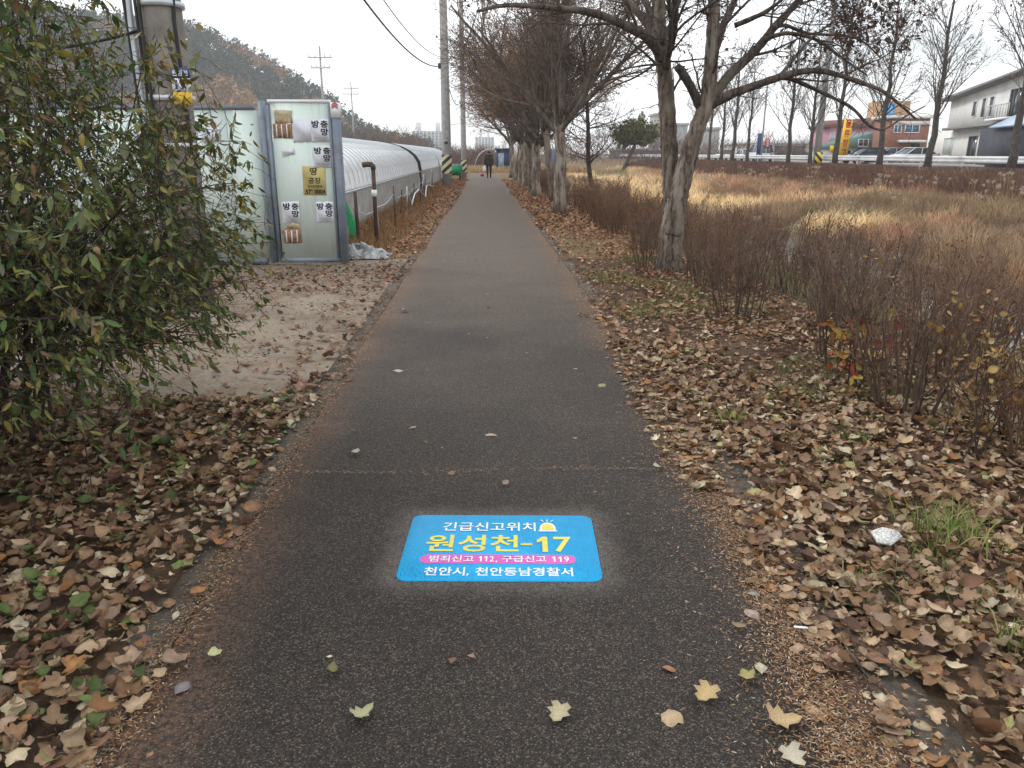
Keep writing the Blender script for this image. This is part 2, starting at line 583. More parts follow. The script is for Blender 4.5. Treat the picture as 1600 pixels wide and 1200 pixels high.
def fit_text(mb, s, x0, x1, y0, y1, org, ux, uy, bold=0.02, lift=0.0, col=None):
    """lettering s stretched to the box x0..x1, y0..y1 of the plane org + x*ux + y*uy"""
    V, F = text2d(s, bold)
    if len(V) == 0: return
    lo, hi = V.min(0), V.max(0)
    q = (V - lo) / np.maximum(hi - lo, 1e-6)
    x = x0 + q[:, 0] * (x1 - x0); y = y0 + q[:, 1] * (y1 - y0)
    ux = np.array(ux, float); uy = np.array(uy, float); nz_ = np.cross(ux, uy)
    W = np.array(org, float) + x[:, None] * ux + y[:, None] * uy + lift * nz_
    mb.add(W, F, col)


def digits(mb, s, x0, x1, y0, y1, org, ux, uy, bold, lift):
    """numerals side by side; the one has a flag like the painted lettering"""
    n = len(s); w = (x1 - x0) / (n + .25 * (n - 1))
    for i, ch in enumerate(s):
        a = x0 + i * w * 1.25
        if ch != '1':
            fit_text(mb, ch, a, a + w, y0, y1, org, ux, uy, bold, lift)
            continue
        st = w * .34; xr = a + w * .74; h = y1 - y0
        pts = np.array([(xr - st, y0), (xr, y0), (xr, y1), (xr - st * .9, y1), (a + w * .06, y0 + h * .78), (a + w * .06, y0 + h * .60), (xr - st, y0 + h * .70)])
        U = np.array(ux, float); W2 = np.array(uy, float)
        mb.add(np.array(org, float) + pts[:, :1] * U + pts[:, 1:] * W2 + lift * np.cross(U, W2), [(0, 1, 2, 6), (6, 2, 3, 4, 5)])


def rrect(mb, x0, x1, y0, y1, r, org, ux, uy, lift=0.0, thick=0.0, seg=6):
    pts = []
    for cx, cy, a0 in ((x1 - r, y1 - r, 0), (x0 + r, y1 - r, 90), (x0 + r, y0 + r, 180), (x1 - r, y0 + r, 270)):
        for k in range(seg + 1):
            a = R(a0 + 90 * k / seg)
            pts.append((cx + r * math.cos(a), cy + r * math.sin(a)))
    pts = np.array(pts)
    ux = np.array(ux, float); uy = np.array(uy, float); nz_ = np.cross(ux, uy)
    W = np.array(org, float) + pts[:, :1] * ux + pts[:, 1:] * uy + lift * nz_
    n = len(W)
    if thick:
        Wb = W - thick * nz_
        F = [tuple(range(n))] + [(i, n + i, n + (i + 1) % n, (i + 1) % n) for i in range(n)]
        mb.add(np.concatenate([W, Wb]), F)
    else:
        mb.add(W, [tuple(range(n))])


def build_sign():
    c, s = math.cos(SIGN_ROT), math.sin(SIGN_ROT)
    root = thing('ground_sign', 'bright blue emergency location sign painted on the asphalt path', 'ground sign', (SIGN_C[0], SIGN_C[1], 0.012), SIGN_ROT)
    ux, uy, o = (1, 0, 0), (0, 1, 0), (0, 0, 0)

    def paint(name, col):
        m, t, b = newmat(name)
        tcn = t.nodes.new('ShaderNodeTexCoord'); P = tcn.outputs['Object']
        v = N(t, 'ShaderNodeTexVoronoi', Scale=150.0); t.links.new(P, v.inputs['Vector'])
        f = noise(t, P, 14, 6, 0.7)
        cc = mixc(t, 1.0, col, ramp(t, f, [(0.3, (0.88,) * 3), (0.7, (1.08,) * 3)]), 'MULTIPLY')
        wearn = noise(t, P, 210, 3, 0.8)
        cc = mixc(t, ramp(t, wearn, [(0.66, (0, 0, 0)), (0.76, (0.7, 0.7, 0.7))]), cc, (0.05, 0.05, 0.05))
        t.links.new(cc, b.inputs['Base Color'])
        b.inputs['Roughness'].default_value = 0.55
        bump(t, b, v.outputs['Distance'], 0.8, 0.004)
        return m
    blue = paint('sign_blue', (0.0, 0.375, 0.74))
    white = paint('sign_white', (0.78, 0.82, 0.86))
    yell = paint('sign_yellow', (0.72, 0.62, 0.10))
    pink = paint('sign_pink', (0.62, 0.10, 0.44))
    a = MB(); rrect(a, -SIGN_W / 2, SIGN_W / 2, -SIGN_H / 2, SIGN_H / 2, 0.045, o, ux, uy, 0.0, 0.004); a.build('panel', blue, root)

    def loc(px, py):
        p = spot(px, py, 0.012); dx, dy = p[0] - SIGN_C[0], p[1] - SIGN_C[1]
        return dx * c + dy * s, -dx * s + dy * c
    a = MB(); x0, y1 = loc(694, 816.5); x1, y0 = loc(837, 830.5)
    fit_text(a, '긴급신고위치', x0, x1, y0, y1, o, ux, uy, 0.012, 0.002); a.build('lettering', white, root)
    a = MB(); x0, y1 = loc(669, 836); x1, y0 = loc(895, 864)
    xm = x0 + (x1 - x0) * 0.635
    fit_text(a, '원성천', x0, xm, y0 + 0.004, y1, o, ux, uy, 0.018, 0.002)
    hx = x1 - x0
    a.box((x0 + hx * 0.69, (y0 + y1) / 2 - 0.006, 0.002), (hx * 0.08, 0.018, 0.0004))
    a.build('lettering', yell, root)
    for dg_, fa, fb in (('1', .755, .862), ('7', .876, 1.0)):
        a = MB(); digits(a, dg_, x0 + hx * fa, x0 + hx * fb, y0 + 0.004, y1 - 0.014, o, ux, uy, 0.016, 0.002)
        a.build('lettering', yell, root)
    x0, y1 = loc(658, 866.5); x1, y0 = loc(901, 882)
    a = MB(); rrect(a, x0, x1, y0, y1, (y1 - y0) / 2 * 0.98, o, ux, uy, 0.0015); a.build('band', pink, root)
    a = MB(); w_ = x1 - x0; h_ = y1 - y0
    for st_, fa, fb, ga, gb, num in (('범죄신고', .06, .345, .17, .85, 0), ('112', .375, .475, .20, .78, 1), (',', .485, .497, .08, .32, 0), ('구급신고', .525, .81, .17, .85, 0), ('119', .845, .955, .20, .78, 1)):
        a = MB()
        (digits if num else fit_text)(a, st_, x0 + w_ * fa, x0 + w_ * fb, y0 + h_ * ga, y0 + h_ * gb, o, ux, uy, 0.014, 0.003)
        a.build('lettering', white, root)
    x0, y1 = loc(664, 886.5); x1, y0 = loc(896, 901)
    a = MB(); w_ = x1 - x0
    fit_text(a, '천안시', x0, x0 + w_ * 0.275, y0, y1, o, ux, uy, 0.02, 0.002)
    fit_text(a, ',', x0 + w_ * 0.288, x0 + w_ * 0.302, y0 - 0.004, y0 + 0.018, o, ux, uy, 0.02, 0.002)
    a.build('lettering', white, root); a = MB()
    fit_text(a, '천안동남경찰서', x0 + w_ * 0.345, x1, y0, y1, o, ux, uy, 0.02, 0.002)
    a.build('lettering', white, root)
    # siren light emblem
    x0, yb = loc(841, 831); x1, yt = loc(869, 812)
    bw = x1 - x0; bh = (yt - yb) * 0.72; cx = (x0 + x1) / 2
    a = MB(); b2 = MB()
    def dome(mb, r, lift, base):
        pts = [(cx - r, yb + base)] + [(cx + r * math.cos(R(180 - q)), yb + bh * 0.35 + (bh * 0.65) * (r / (bw * .42)) * math.sin(R(180 - q))) for q in range(0, 181, 15)] + [(cx + r, yb + base)]
        W = [(p[0], p[1], lift) for p in pts][::-1]
        mb.add(W, [tuple(range(len(W)))])
    dome(b2, bw * 0.42, 0.002, 0.008)
    b2.box((cx, yb + 0.005, 0.002), (bw, 0.011, 0.0004))
    for ang in (-35, 0, 35):
        p0 = (cx + 0.9 * bw * .42 * math.sin(R(ang)), yb + bh + 0.006)
        b2.box((p0[0] + 0.008 * math.sin(R(ang)), p0[1] + 0.012, 0.002), (0.005, 0.022, 0.0004), -R(ang))
    b2.build('siren_outline', white, root)
    dome(a, bw * 0.32, 0.003, 0.013)
    a.build('siren_lamp', yell, root)


build_sign()


# ------------------------------------------------------------------ panel wall on the left
def build_panel_wall():
    Y = 11.5
    xl, xm, xr = -7.6, -3.06, -2.06
    root = thing('panel_gate', 'pale green sandwich-panel wall and door plastered with notices beside the path', 'panel wall', (xr, Y, 0))
    org = (xr, Y, 0)
    m, t, b = newmat('pale_green_panel')
    tcn = t.nodes.new('ShaderNodeTexCoord'); P = tcn.outputs['Object']
    f = noise(t, P, 2.2, 6, 0.6)
    c = ramp(t, f, [(0.3, (0.60, 0.71, 0.655)), (0.7, (0.69, 0.785, 0.73))])
    mpn = N(t, 'ShaderNodeMapping'); mpn.inputs['Scale'].default_value = (9, 9, 0.7)
    t.links.new(P, mpn.inputs['Vector'])
    streak = noise(t, mpn.outputs['Vector'], 1.6, 5, 0.7)
    c = mixc(t, ramp(t, streak, [(0.55, (0, 0, 0)), (0.75, (0.5, 0.5, 0.5))]), c, (0.40, 0.40, 0.30))
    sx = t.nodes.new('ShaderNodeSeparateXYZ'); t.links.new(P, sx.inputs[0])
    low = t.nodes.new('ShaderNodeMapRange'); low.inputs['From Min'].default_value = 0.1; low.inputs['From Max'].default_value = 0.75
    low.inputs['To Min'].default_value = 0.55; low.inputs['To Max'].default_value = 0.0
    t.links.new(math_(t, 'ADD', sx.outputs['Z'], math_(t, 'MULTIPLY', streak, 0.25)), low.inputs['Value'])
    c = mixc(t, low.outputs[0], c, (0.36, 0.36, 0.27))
    spots_ = noise(t, P, 26, 3, 0.8)
    c = mixc(t, ramp(t, spots_, [(0.70, (0, 0, 0)), (0.74, (0.7, 0.7, 0.7))]), c, (0.22, 0.20, 0.16))
    t.links.new(c, b.inputs['Base Color'])
    b.inputs['Roughness'].default_value = 0.45
    # wall panels 1 m wide with joints
    top = 2.13
    x = xl
    while x < xm - 0.2:
        w = min(1.0, xm - 0.07 - x)
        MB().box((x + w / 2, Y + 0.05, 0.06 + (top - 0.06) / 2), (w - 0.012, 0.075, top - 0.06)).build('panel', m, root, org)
        x += 1.0
    MB().box(((xl + xm) / 2 - 0.08, Y + 0.05, top + 0.035), (xm - xl - 0.12, 0.11, 0.05)).build('top_channel', M['steel'], root, org)
    MB().box(((xl + xm) / 2 - 0.08, Y + 0.05, 0.028), (xm - xl - 0.12, 0.12, 0.064)).build('base_channel', M['steel'], root, org)
    # door leaf
    dr = MB().box(((xm + xr) / 2 + 0.0, Y - 0.0, 0.07 + 1.08), (xr - xm - 0.20, 0.06, 2.16)).build('door', m, root, org)
    fr = MB()
    MB().box((xm - 0.03, Y + 0.01, 1.13), (0.075, 0.13, 2.24)).build('post', M['steel'], root, org)
    MB().box((xm + 0.06, Y - 0.005, 1.12), (0.035, 0.09, 2.16)).build('door_stile', M['steel'], root, org)
    MB().box((xr + 0.0, Y + 0.0, 1.02), (0.10, 0.14, 2.06)).build('post', M['steel'], root, org)
    MB().box((xr - 0.085, Y - 0.004, 1.12), (0.03, 0.08, 2.16)).build('door_stile', M['steel'], root, org)
    MB().box(((xm + xr) / 2, Y - 0.002, 0.045), (xr - xm - 0.13, 0.085, 0.06)).build('door_rail', M['steel'], root, org)
    MB().box(((xm + xr) / 2, Y - 0.002, 2.25), (xr - xm - 0.13, 0.085, 0.04)).build('door_rail', M['white'], root, org)
    # marker sleeve with red chevrons on the post
    MB().box((xr, Y - 0.0, 2.13), (0.125, 0.15, 0.20)).build('marker_sleeve', M['white'], root, org)
    ch = MB()
    for k in range(3):
        z = 2.155 + k * 0.024
        ch.add([(xr - .045, Y - .0775, z - .012), (xr, Y - .0775, z + .012), (xr, Y - .0775, z + .03), (xr - .045, Y - .0775, z + .006)], np.array([[0, 1, 2, 3]]))
        ch.add([(xr + .045, Y - .0775, z - .012), (xr, Y - .0775, z + .012), (xr, Y - .0775, z + .03), (xr + .045, Y - .0775, z + .006)], np.array([[3, 2, 1, 0]]))
    ch.build('chevron_mark', M['red'], root, org)['kind'] = 'stuff'
    yf = Y - 0.033

    def sheet(name, px0, px1, py0, py1, mat, lift=0.0, rot=0.0, torn=False, seed=0):
        p0 = sight(px0, py1, yf); p1 = sight(px1, py0, yf)
        rng = np.random.default_rng(seed)
        cx, cz = (p0[0] + p1[0]) / 2, (p0[2] + p1[2]) / 2
        w, h = abs(p1[0] - p0[0]), abs(p1[2] - p0[2])
        n = 7
        pts = []
        for k in range(n): pts.append((-w / 2 + w * k / n, -h / 2))
        for k in range(n): pts.append((w / 2, -h / 2 + h * k / n))
        for k in range(n): pts.append((w / 2 - w * k / n, h / 2))
        for k in range(n): pts.append((-w / 2, h / 2 - h * k / n))
        pts = np.array(pts)
        if torn:
            pts += rng.normal(0, 0.0045, pts.shape)
        ca, sa = math.cos(rot), math.sin(rot)
        q = np.stack([pts[:, 0] * ca - pts[:, 1] * sa, pts[:, 0] * sa + pts[:, 1] * ca], 1)
        W = np.stack([cx + q[:, 0], np.full(len(q), yf - 0.003 - lift), cz + q[:, 1]], 1)
        W2 = W + np.array([0, 0.0015, 0])
        nn = len(W)
        F = [tuple(range(nn))] + [(i, nn + i, nn + (i + 1) % nn, (i + 1) % nn) for i in range(nn)]
        r = thing(name, '', 'poster', (cx, yf - 0.003 - lift, cz))
        MB().add(np.concatenate([W, W2]), F).build('sheet', mat, r, r.location)
        return r, cx, cz, w, h, yf - 0.005 - lift

    def words(r, s, x0, x1, z0, z1, y, mat, bold=0.03):
        a = MB()
        fit_text(a, s, x0, x1, z0, z1, (0, y, 0), (1, 0, 0), (0, 0, 1), bold, 0.0)
        a.build('lettering', mat, r, r.location)

    def notice(px0, px1, py0, py1, label, seed):
        r, cx, cz, w, h, y = sheet('notice', px0, px1, py0, py1, M['paper'], 0.001, R(seed - 2), True, seed)
        tag(r, label, 'poster', 'insect screen notices on the panel door')
        words(r, '방', cx - w * .44, cx - w * .02, cz + h * .12, cz + h * .44, y, M['ink'], 0.035)
        words(r, '충', cx + w * .05, cx + w * .46, cz + h * .12, cz + h * .44, y, M['ink'], 0.035)
        words(r, '망', cx + w * .05, cx + w * .46, cz - h * .22, cz + h * .10, y, M['ink'], 0.035)
        ln = MB()
        for k in range(3):
            ln.box((cx, y, cz - h * (.29 + .065 * k)), (w * (.8 - .1 * k), 0.0006, 0.006))
        ln.build('small_print', plain('grey_ink', (0.3, 0.3, 0.33)), r, r.location)['kind'] = 'stuff'
    notice(487, 513, 186, 222, 'white insect-screen notice at top right of the panel door', 1)
    notice(491, 517, 228, 262, 'white insect-screen notice just above the yellow poster', 2)
    notice(443, 467, 315, 349, 'white insect-screen notice at lower left of the panel door', 3)
    notice(495, 520, 315, 348, 'white insect-screen notice below the yellow poster', 1)
    r, *_ = sheet('blank_paper', 459, 488, 186, 222, M['paper'], 0.0, 0.01, True, 5)
    tag(r, 'blank white paper beside the top notice on the panel door', 'poster')
    r, *_ = sheet('paper_scrap', 441, 460, 233, 243, M['paper'], 0.0, 0.2, True, 8)
    tag(r, 'small torn white scrap at the left of the panel door', 'paper scrap')
    tan = plain('weathered_poster', (0.50, 0.44, 0.28), 0.8, 0.3, 12, dirt=(0.28, 0.12, 0.06))
    brown = plain('rusty_poster', (0.30, 0.17, 0.09), 0.8, 0.5, 30, dirt=(0.16, 0.09, 0.05))
    r, *_ = sheet('torn_poster', 430, 456, 172, 193, tan, 0.0, 0.0, True, 9)
    tag(r, 'faded tan poster remnant at the top left corner of the door', 'poster')
    r, cx, cz, w, h, y = sheet('torn_poster', 428, 456, 193, 216, brown, 0.001, 0.0, True, 10)
    for k in range(3): MB().box((cx - w * .32 + w * .27 * k, y + .0005, cz), (w * .06, .001, h * .9)).build('paper_strip', M['paper'], r, r.location)
    tag(r, 'torn rusty brown poster near the top of the panel door', 'poster')
    r, cx, cz, w, h, y = sheet('torn_poster', 443, 470, 358, 380, brown, 0.0, 0.02, True, 11)
    for k in range(3): MB().box((cx - w * .30 + w * .29 * k, y + .0005, cz), (w * .06, .001, h * .85)).build('paper_strip', M['paper'], r, r.location)
    tag(r, 'torn rusty brown poster near the bottom of the panel door', 'poster')
    r, *_ = sheet('torn_poster', 447, 468, 345, 358, tan, -0.0006, 0.0, True, 12)
    tag(r, 'tan poster scrap under the lower left notice', 'poster')
    ymat = plain('yellow_poster', (0.50, 0.42, 0.17), 0.7, 0.15, 8)
    r, cx, cz, w, h, y = sheet('land_poster', 475, 508, 260, 305, ymat, 0.0, R(-1), False, 4)
    tag(r, 'mustard yellow land and factory poster in the middle of the door', 'poster')
    words(r, '땅', cx - w * .17, cx + w * .15, cz + h * .20, cz + h * .46, y, M['ink'], 0.02)
    words(r, '공장', cx - w * .27, cx + w * .27, cz - h * .10, cz + h * .12, y, M['ink'], 0.02)
    words(r, '임대/매매', cx - w * .32, cx + w * .32, cz - h * .25, cz - h * .14, y, M['ink'], 0.01)
    words(r, '57* 0004', cx - w * .42, cx + w * .44, cz - h * .46, cz - h * .29, y, M['ink'], 0.04)
    # white papers on the wall behind the bush
    yf = Y + 0.011
    r, *_ = sheet('wall_paper', 316, 344, 200, 222, M['paper'], 0.0, 0.03, True, 14)
    tag(r, 'white paper stuck on the left wall panel behind twigs', 'poster')


build_panel_wall()


def build_greenhouses():
    film, t, b = newmat('greenhouse_film')
    tcn = t.nodes.new('ShaderNodeTexCoord'); P = tcn.outputs['Object']
    mpn = N(t, 'ShaderNodeMapping'); mpn.inputs['Scale'].default_value = (0.6, 6, 0.6)
    t.links.new(P, mpn.inputs['Vector'])
    f = noise(t, mpn.outputs['Vector'], 1.6, 5, 0.7)
    c = ramp(t, f, [(0.3, (0.58, 0.60, 0.62)), (0.6, (0.86, 0.87, 0.88))])
    t.links.new(c, b.inputs['Base Color'])
    b.inputs['Roughness'].default_value = 0.3
    b.inputs['Specular IOR Level'].default_value = 0.6
    skirt, t, b = newmat('greenhouse_skirt')
    tcn = t.nodes.new('ShaderNodeTexCoord'); P = tcn.outputs['Object']
    f = noise(t, P, 5, 6, 0.7)
    c = ramp(t, f, [(0.3, (0.22, 0.215, 0.205)), (0.7, (0.46, 0.45, 0.43))])
    t.links.new(c, b.inputs['Base Color'])
    b.inputs['Roughness'].default_value = 0.4
    xb, xr, zk, zr = -2.68, -4.75, 0.82, 2.02

    def prof(z_sag=0.0):
        pts = []
        for k in range(15):
            a = math.pi * k / 14
            x = (xr) + (xr - xb) * -math.cos(a) * 1.0
            z = zk + (zr - zk - z_sag) * math.sin(a) ** 0.8
            pts.append((x, z))
        return pts
    hoops_m = M['galv']

    def tunnel(y0, y1, label):
        root = thing('greenhouse', label, 'greenhouse', (xr, y0, 0), group='plastic tunnel greenhouses left of the path')
        org = (xr, y0, 0)
        step = 0.15
        ys = np.arange(y0, y1 + 0.01, step)
        rng = np.random.default_rng(int(y0))
        V = []
        for i, y in enumerate(ys):
            ph = (i % 4) / 4.0
            sag = 0.06 * math.sin(math.pi * ph) ** 1.0 + 0.012 * rng.standard_normal()
            for j, (x, z) in enumerate(prof()):
                s = sag * (0.3 + abs(j - 7) / 7.0)
                V.append((xr + (x - xr) * (1 - s * 0.12), y, z - s * 0.6))
        k = 15; n = len(ys)
        F = [(i * k + j, i * k + j + 1, (i + 1) * k + j + 1, (i + 1) * k + j) for i in range(n - 1) for j in range(k - 1)]
        MB().add(V, np.array(F)).build('film', film, root, org)
        # skirts with wrinkles
        for sgn, nm in ((1, 'skirt'), (-1, 'skirt')):
            V = []
            xw = xb if sgn > 0 else 2 * xr - xb
            for i, y in enumerate(ys):
                w_ = 0.03 * math.sin(i * 1.7) + 0.012 * rng.standard_normal()
                V += [(xw + sgn * (0.06 + w_), y, 0.02), (xw + sgn * (0.03 + w_), y, 0.42), (xw + sgn * 0.015, y, 0.86)]
            F = [(i * 3 + j, (i + 1) * 3 + j, (i + 1) * 3 + j + 1, i * 3 + j + 1) for i in range(n - 1) for j in range(2)]
            MB().add(V, np.array(F)).build(nm, skirt, root, org)
        # end wall
        for y in (y0 + 0.02, y1 - 0.02):
            pr = [(xb, 0.0)] + [(p[0], p[1]) for p in prof()][::1] + [(2 * xr - xb, 0.0)]
            pr = [(2 * xr - xb, 0.0)] + prof() + [(xb, 0.0)]
            MB().add([(p[0], y, p[1]) for p in pr], [tuple(range(len(pr)))]).build('end_wall', skirt, root, org)
        me = None
        for y in np.arange(y0 + 0.3, y1, 0.6):
            if me is None:
                pts = [(xb + 0.05, 0, 0.0), (xb + 0.035, 0, 0.5)] + [(p[0] * 1.0, 0, p[1] + 0.012) for p in prof()[::-1]] + [(2 * xr - xb - 0.05, 0, 0.0)]
                pts = [(p[0] - xr, p[1], p[2]) for p in pts]
                o = MB().tube(pts, 0.014, 5).build('hoop', hoops_m, root); me = o.data
            else:
                o = link('hoop', me, root)
            o.location = (0, y - y0, 0)
        # clamping rail along the skirt
        MB().tube([(xb + 0.07, y0, 0.84), (xb + 0.07, y1, 0.84)], 0.018, 5).build('side_rail', hoops_m, root, org)
        return root
    tunnel(12.9, 33.4, 'nearer silvery plastic tunnel greenhouse behind the panel wall')
    tunnel(34.3, 48.5, 'middle silvery plastic tunnel greenhouse beyond the black strap')
    tunnel(49.3, 64.0, 'farthest silvery plastic tunnel greenhouse past the striped pole')
    # black strap between the first two
    pts = [(xb + 0.10, 33.85, 0.05), (xb + 0.07, 33.85, 0.6)] + [(xr + (p[0] - xr) * 1.02, 33.85, p[1] + 0.04) for p in prof()[::-1]] + [(2 * xr - xb, 33.85, 0.05)]
    V = []
    for p in pts:
        V += [(p[0], p[1] - 0.42, p[2]), (p[0], p[1] + 0.42, p[2])]
    for p in pts:
        V += [(p[0], p[1] - 0.42, p[2] - .02), (p[0], p[1] + 0.42, p[2] - .02)]
    n = len(pts)
    F = [(2 * i, 2 * i + 1, 2 * i + 3, 2 * i + 2) for i in range(n - 1)]
    F += [(2 * n + 2 * i, 2 * n + 2 * i + 2, 2 * n + 2 * i + 3, 2 * n + 2 * i + 1) for i in range(n - 1)]
    F += [(2 * i, 2 * i + 2, 2 * n + 2 * i + 2, 2 * n + 2 * i) for i in range(n - 1)]
    o = MB().add(V, np.array(F)).build('gap_cover', M['black'])
    tag(o, 'black sheet strapped over the gap between two tunnel greenhouses', 'cover')


build_greenhouses()


# ------------------------------------------------------------------ fence bits, pipe, net, tarp
def build_fence():
    p = spot(561, 386)
    o = MB().tube([(p[0], p[1], 0), (p[0] - 0.01, p[1], 0.5), (p[0] - 0.02, p[1], 0.93)], 0.03, 7).build('fence_post', M['rust'])
    tag(o, 'dark rusty post with wire beside the green net', 'post')
    q = spot(589, 384)
    zt = sight(587, 258, q[1])[2]
    r = thing('standpipe', 'dark water standpipe with a bent elbow top beside the greenhouse', 'pipe', (q[0], q[1], 0))
    MB().tube([(0, 0, 0), (0, 0, zt * .6), (0, 0, zt - 0.06)], 0.036, 8).build('riser', M['rust'], r)
    MB().tube([(0, 0, zt - 0.07), (0, 0, zt - 0.02), (-0.03, 0, zt + .01), (-0.10, 0, zt + .015), (-0.18, 0, zt)], 0.046, 8).build('elbow', M['rust'], r)
    MB().tube([(0, 0, zt * .62), (0, 0, zt * .70)], 0.046, 8).build('clamp', M['white'], r)
    rng = np.random.default_rng(2)
    # low wire fence along the greenhouse
    root = thing('wire_fence', 'sagging wire and pole fence along the greenhouse foot', 'fence', (-2.0, 14, 0))
    org = (-2.0, 14, 0)
    ys = [14.9, 17.0, 19.2, 21.5, 23.6, 26.0, 28.0, 30.5, 33.0, 35.5]
    tops = []
    for i, y in enumerate(ys):
        x = -2.0 - 0.25 * (i / len(ys)) + rng.normal(0, 0.06); h = 0.78 + rng.normal(0, 0.1)
        lx, ly = rng.normal(0, 0.06), rng.normal(0, 0.08)
        MB().tube([(x, y, 0), (x + lx, y + ly, h)], 0.017, 5).build('stake', M['rust'] if i % 3 else M['galv'], root, org)
        tops.append((x + lx * .8, y + ly * .8, h * .8))
    tops = [(p[0], p[1], 0.62)] + [(q[0], q[1], .6)] + tops
    for a, b2 in zip(tops[:-1], tops[1:]):
        for dz in (0.0, -0.28):
            mid = ((a[0] + b2[0]) / 2, (a[1] + b2[1]) / 2, (a[2] + b2[2]) / 2 - 0.07 + dz)
            MB().tube([(a[0], a[1], a[2] + dz), mid, (b2[0], b2[1], b2[2] + dz)], 0.008, 4).build('wire', M['galv'] if dz == 0 else M['rust'], root, org)
    # hose lashed along
    pts = [(-1.9 - 0.01 * k + rng.normal(0, .04), 20 + k * 1.2, 0.35 + rng.normal(0, .12)) for k in range(10)]
    MB().tube(pts, 0.022, 5).build('hose', M['galv'], root, org)
    # green net bag
    gm = plain('green_net', (0.01, 0.27, 0.09), 0.6, 0.4, 25, bmp=0.5, bscale=90)
    c0 = sight(551, 372, 13.9)
    V = []; ks = 10; lev = 9
    for l in range(lev):
        z = 0.10 + 0.66 * l / (lev - 1)
        rr = (0.13 if l < 4 else 0.13 - 0.022 * (l - 3)) * (1 + 0.0)
        for k in range(ks):
            a = 2 * math.pi * k / ks
            w = rr * (1 + 0.22 * math.sin(3 * a + l * .5) + 0.05 * rng.standard_normal())
            V.append((c0[0] - 0.05 - 0.04 * l / lev + w * math.cos(a), 13.9 + w * .7 * math.sin(a), z))
    F = [(l * ks + k, l * ks + (k + 1) % ks, (l + 1) * ks + (k + 1) % ks, (l + 1) * ks + k) for l in range(lev - 1) for k in range(ks)]
    F += [tuple(range(ks))[::-1], tuple((lev - 1) * ks + k for k in range(ks))]
    tag(MB().add(V, F).build('net_bundle', gm, smooth=True), 'bright green bundle of netting hanging behind the panel door post', 'net')
    # concrete blocks behind the post
    for k in range(4):
        o = MB().box((-2.28 + 0.02 * (k % 2), 12.05, 0.13 + k * 0.235), (0.30, 0.40, 0.225), 0.03 * k).build('concrete_block', M['concrete_dark'])
        tag(o, ['lowest', 'second from bottom', 'third from bottom', 'topmost'][k] + ' grey concrete block stacked behind the door post', 'block', 'blocks stacked behind the post')
    # crumpled tarp
    tm = plain('grey_tarp', (0.36, 0.37, 0.37), 0.55, 0.4, 9, bmp=0.4, bscale=20)
    n = 22
    xs = np.linspace(-0.42, 0.42, n); yy = np.linspace(-0.35, 0.35, n)
    X, Yg = np.meshgrid(xs, yy)
    rr = np.sqrt((X / 0.42) ** 2 + (Yg / 0.35) ** 2)
    Z = np.clip(1 - rr, 0, 1) ** 0.6 * 0.24
    Z = Z * (0.65 + 0.35 * np.sin(X * 17 + 3 * np.sin(Yg * 9)) + 0.18 * rng.standard_normal(X.shape)) + 0.004
    Z = np.maximum(Z, 0.0)
    X = X + 0.02 * rng.standard_normal(X.shape) - 0.25 * Z; Yg = Yg + 0.02 * rng.standard_normal(X.shape)
    c = spot(566, 402)
    V = np.stack([X + c[0], Yg + c[1] + .1, Z + 0.005], -1).reshape(-1, 3)
    i, j = np.meshgrid(np.arange(n - 1), np.arange(n - 1)); a = (j * n + i).reshape(-1)
    tag(MB().add(V, np.stack([a, a + 1, a + n + 1, a + n], 1)).build('crumpled_tarp', tm, smooth=True), 'crumpled grey tarp heaped at the foot of the door post', 'tarp')
    # green cart by the second pole
    r = thing('garden_cart', 'green handcart parked beside the farther utility pole', 'cart', (-1.75, 47.5, 0), 0.2)
    g2 = plain('green_plastic', (0.01, 0.30, 0.12), 0.5, 0.2)
    MB().box((0, 0, 0.62), (0.85, 0.6, 0.5), taper=1.12).build('bin', g2, r)
    MB().box((0, 0, 0.34), (0.7, 0.5, 0.06)).build('chassis', M['rust'], r)
    for sx_ in (-0.36, 0.36):
        a = np.linspace(0, 2 * math.pi, 13)
        MB().tube([(sx_ - 0.03, 0, 0.18), (sx_ + 0.03, 0, 0.18)], 0.18, 12).build('wheel', M['black'], r)
    MB().tube([(-0.3, -0.3, 0.8), (-0.3, -0.62, 0.95), (0.3, -0.62, 0.95), (0.3, -0.3, 0.8)], 0.02, 5).build('handle', M['galv'], r)


build_fence()


# ------------------------------------------------------------------ utility poles and wires
def stripes(name, cx, cy, z0, z1, rad, parent, org):
    m, t, b = newmat(name)
    tcn = t.nodes.new('ShaderNodeTexCoord')
    sx = t.nodes.new('ShaderNodeSeparateXYZ'); t.links.new(tcn.outputs['Object'], sx.inputs[0])
    u = math_(t, 'ADD', math_(t, 'MULTIPLY', sx.outputs['Z'], 2.6), math_(t, 'MULTIPLY', sx.outputs['X'], -2.2))
    k = math_(t, 'GREATER_THAN', math_(t, 'FRACT', u), 0.5)
    t.links.new(mixc(t, k, (0.02, 0.02, 0.02), (0.62, 0.55, 0.34)), b.inputs['Base Color'])
    b.inputs['Roughness'].default_value = 0.5
    MB().tube([(cx, cy, z0), (cx, cy, z1)], rad, 20, caps=False).build('warning_stripe', m, parent, org)


def pole(x, y, r0, r1, h, label, stripe=None, mat='concrete'):
    root = thing('utility_pole', label, 'utility pole', (x, y, 0))
    zs = np.linspace(0, h, 6)
    MB().tube([(0, 0, z) for z in zs], [r0 + (r1 - r0) * z / h for z in zs], 20).build('shaft', M[mat], root, smooth=True)
    if stripe:
        stripes('warning_band', 0, 0, stripe[0], stripe[1], r0 + 0.008, root, (0, 0, 0))
    return root


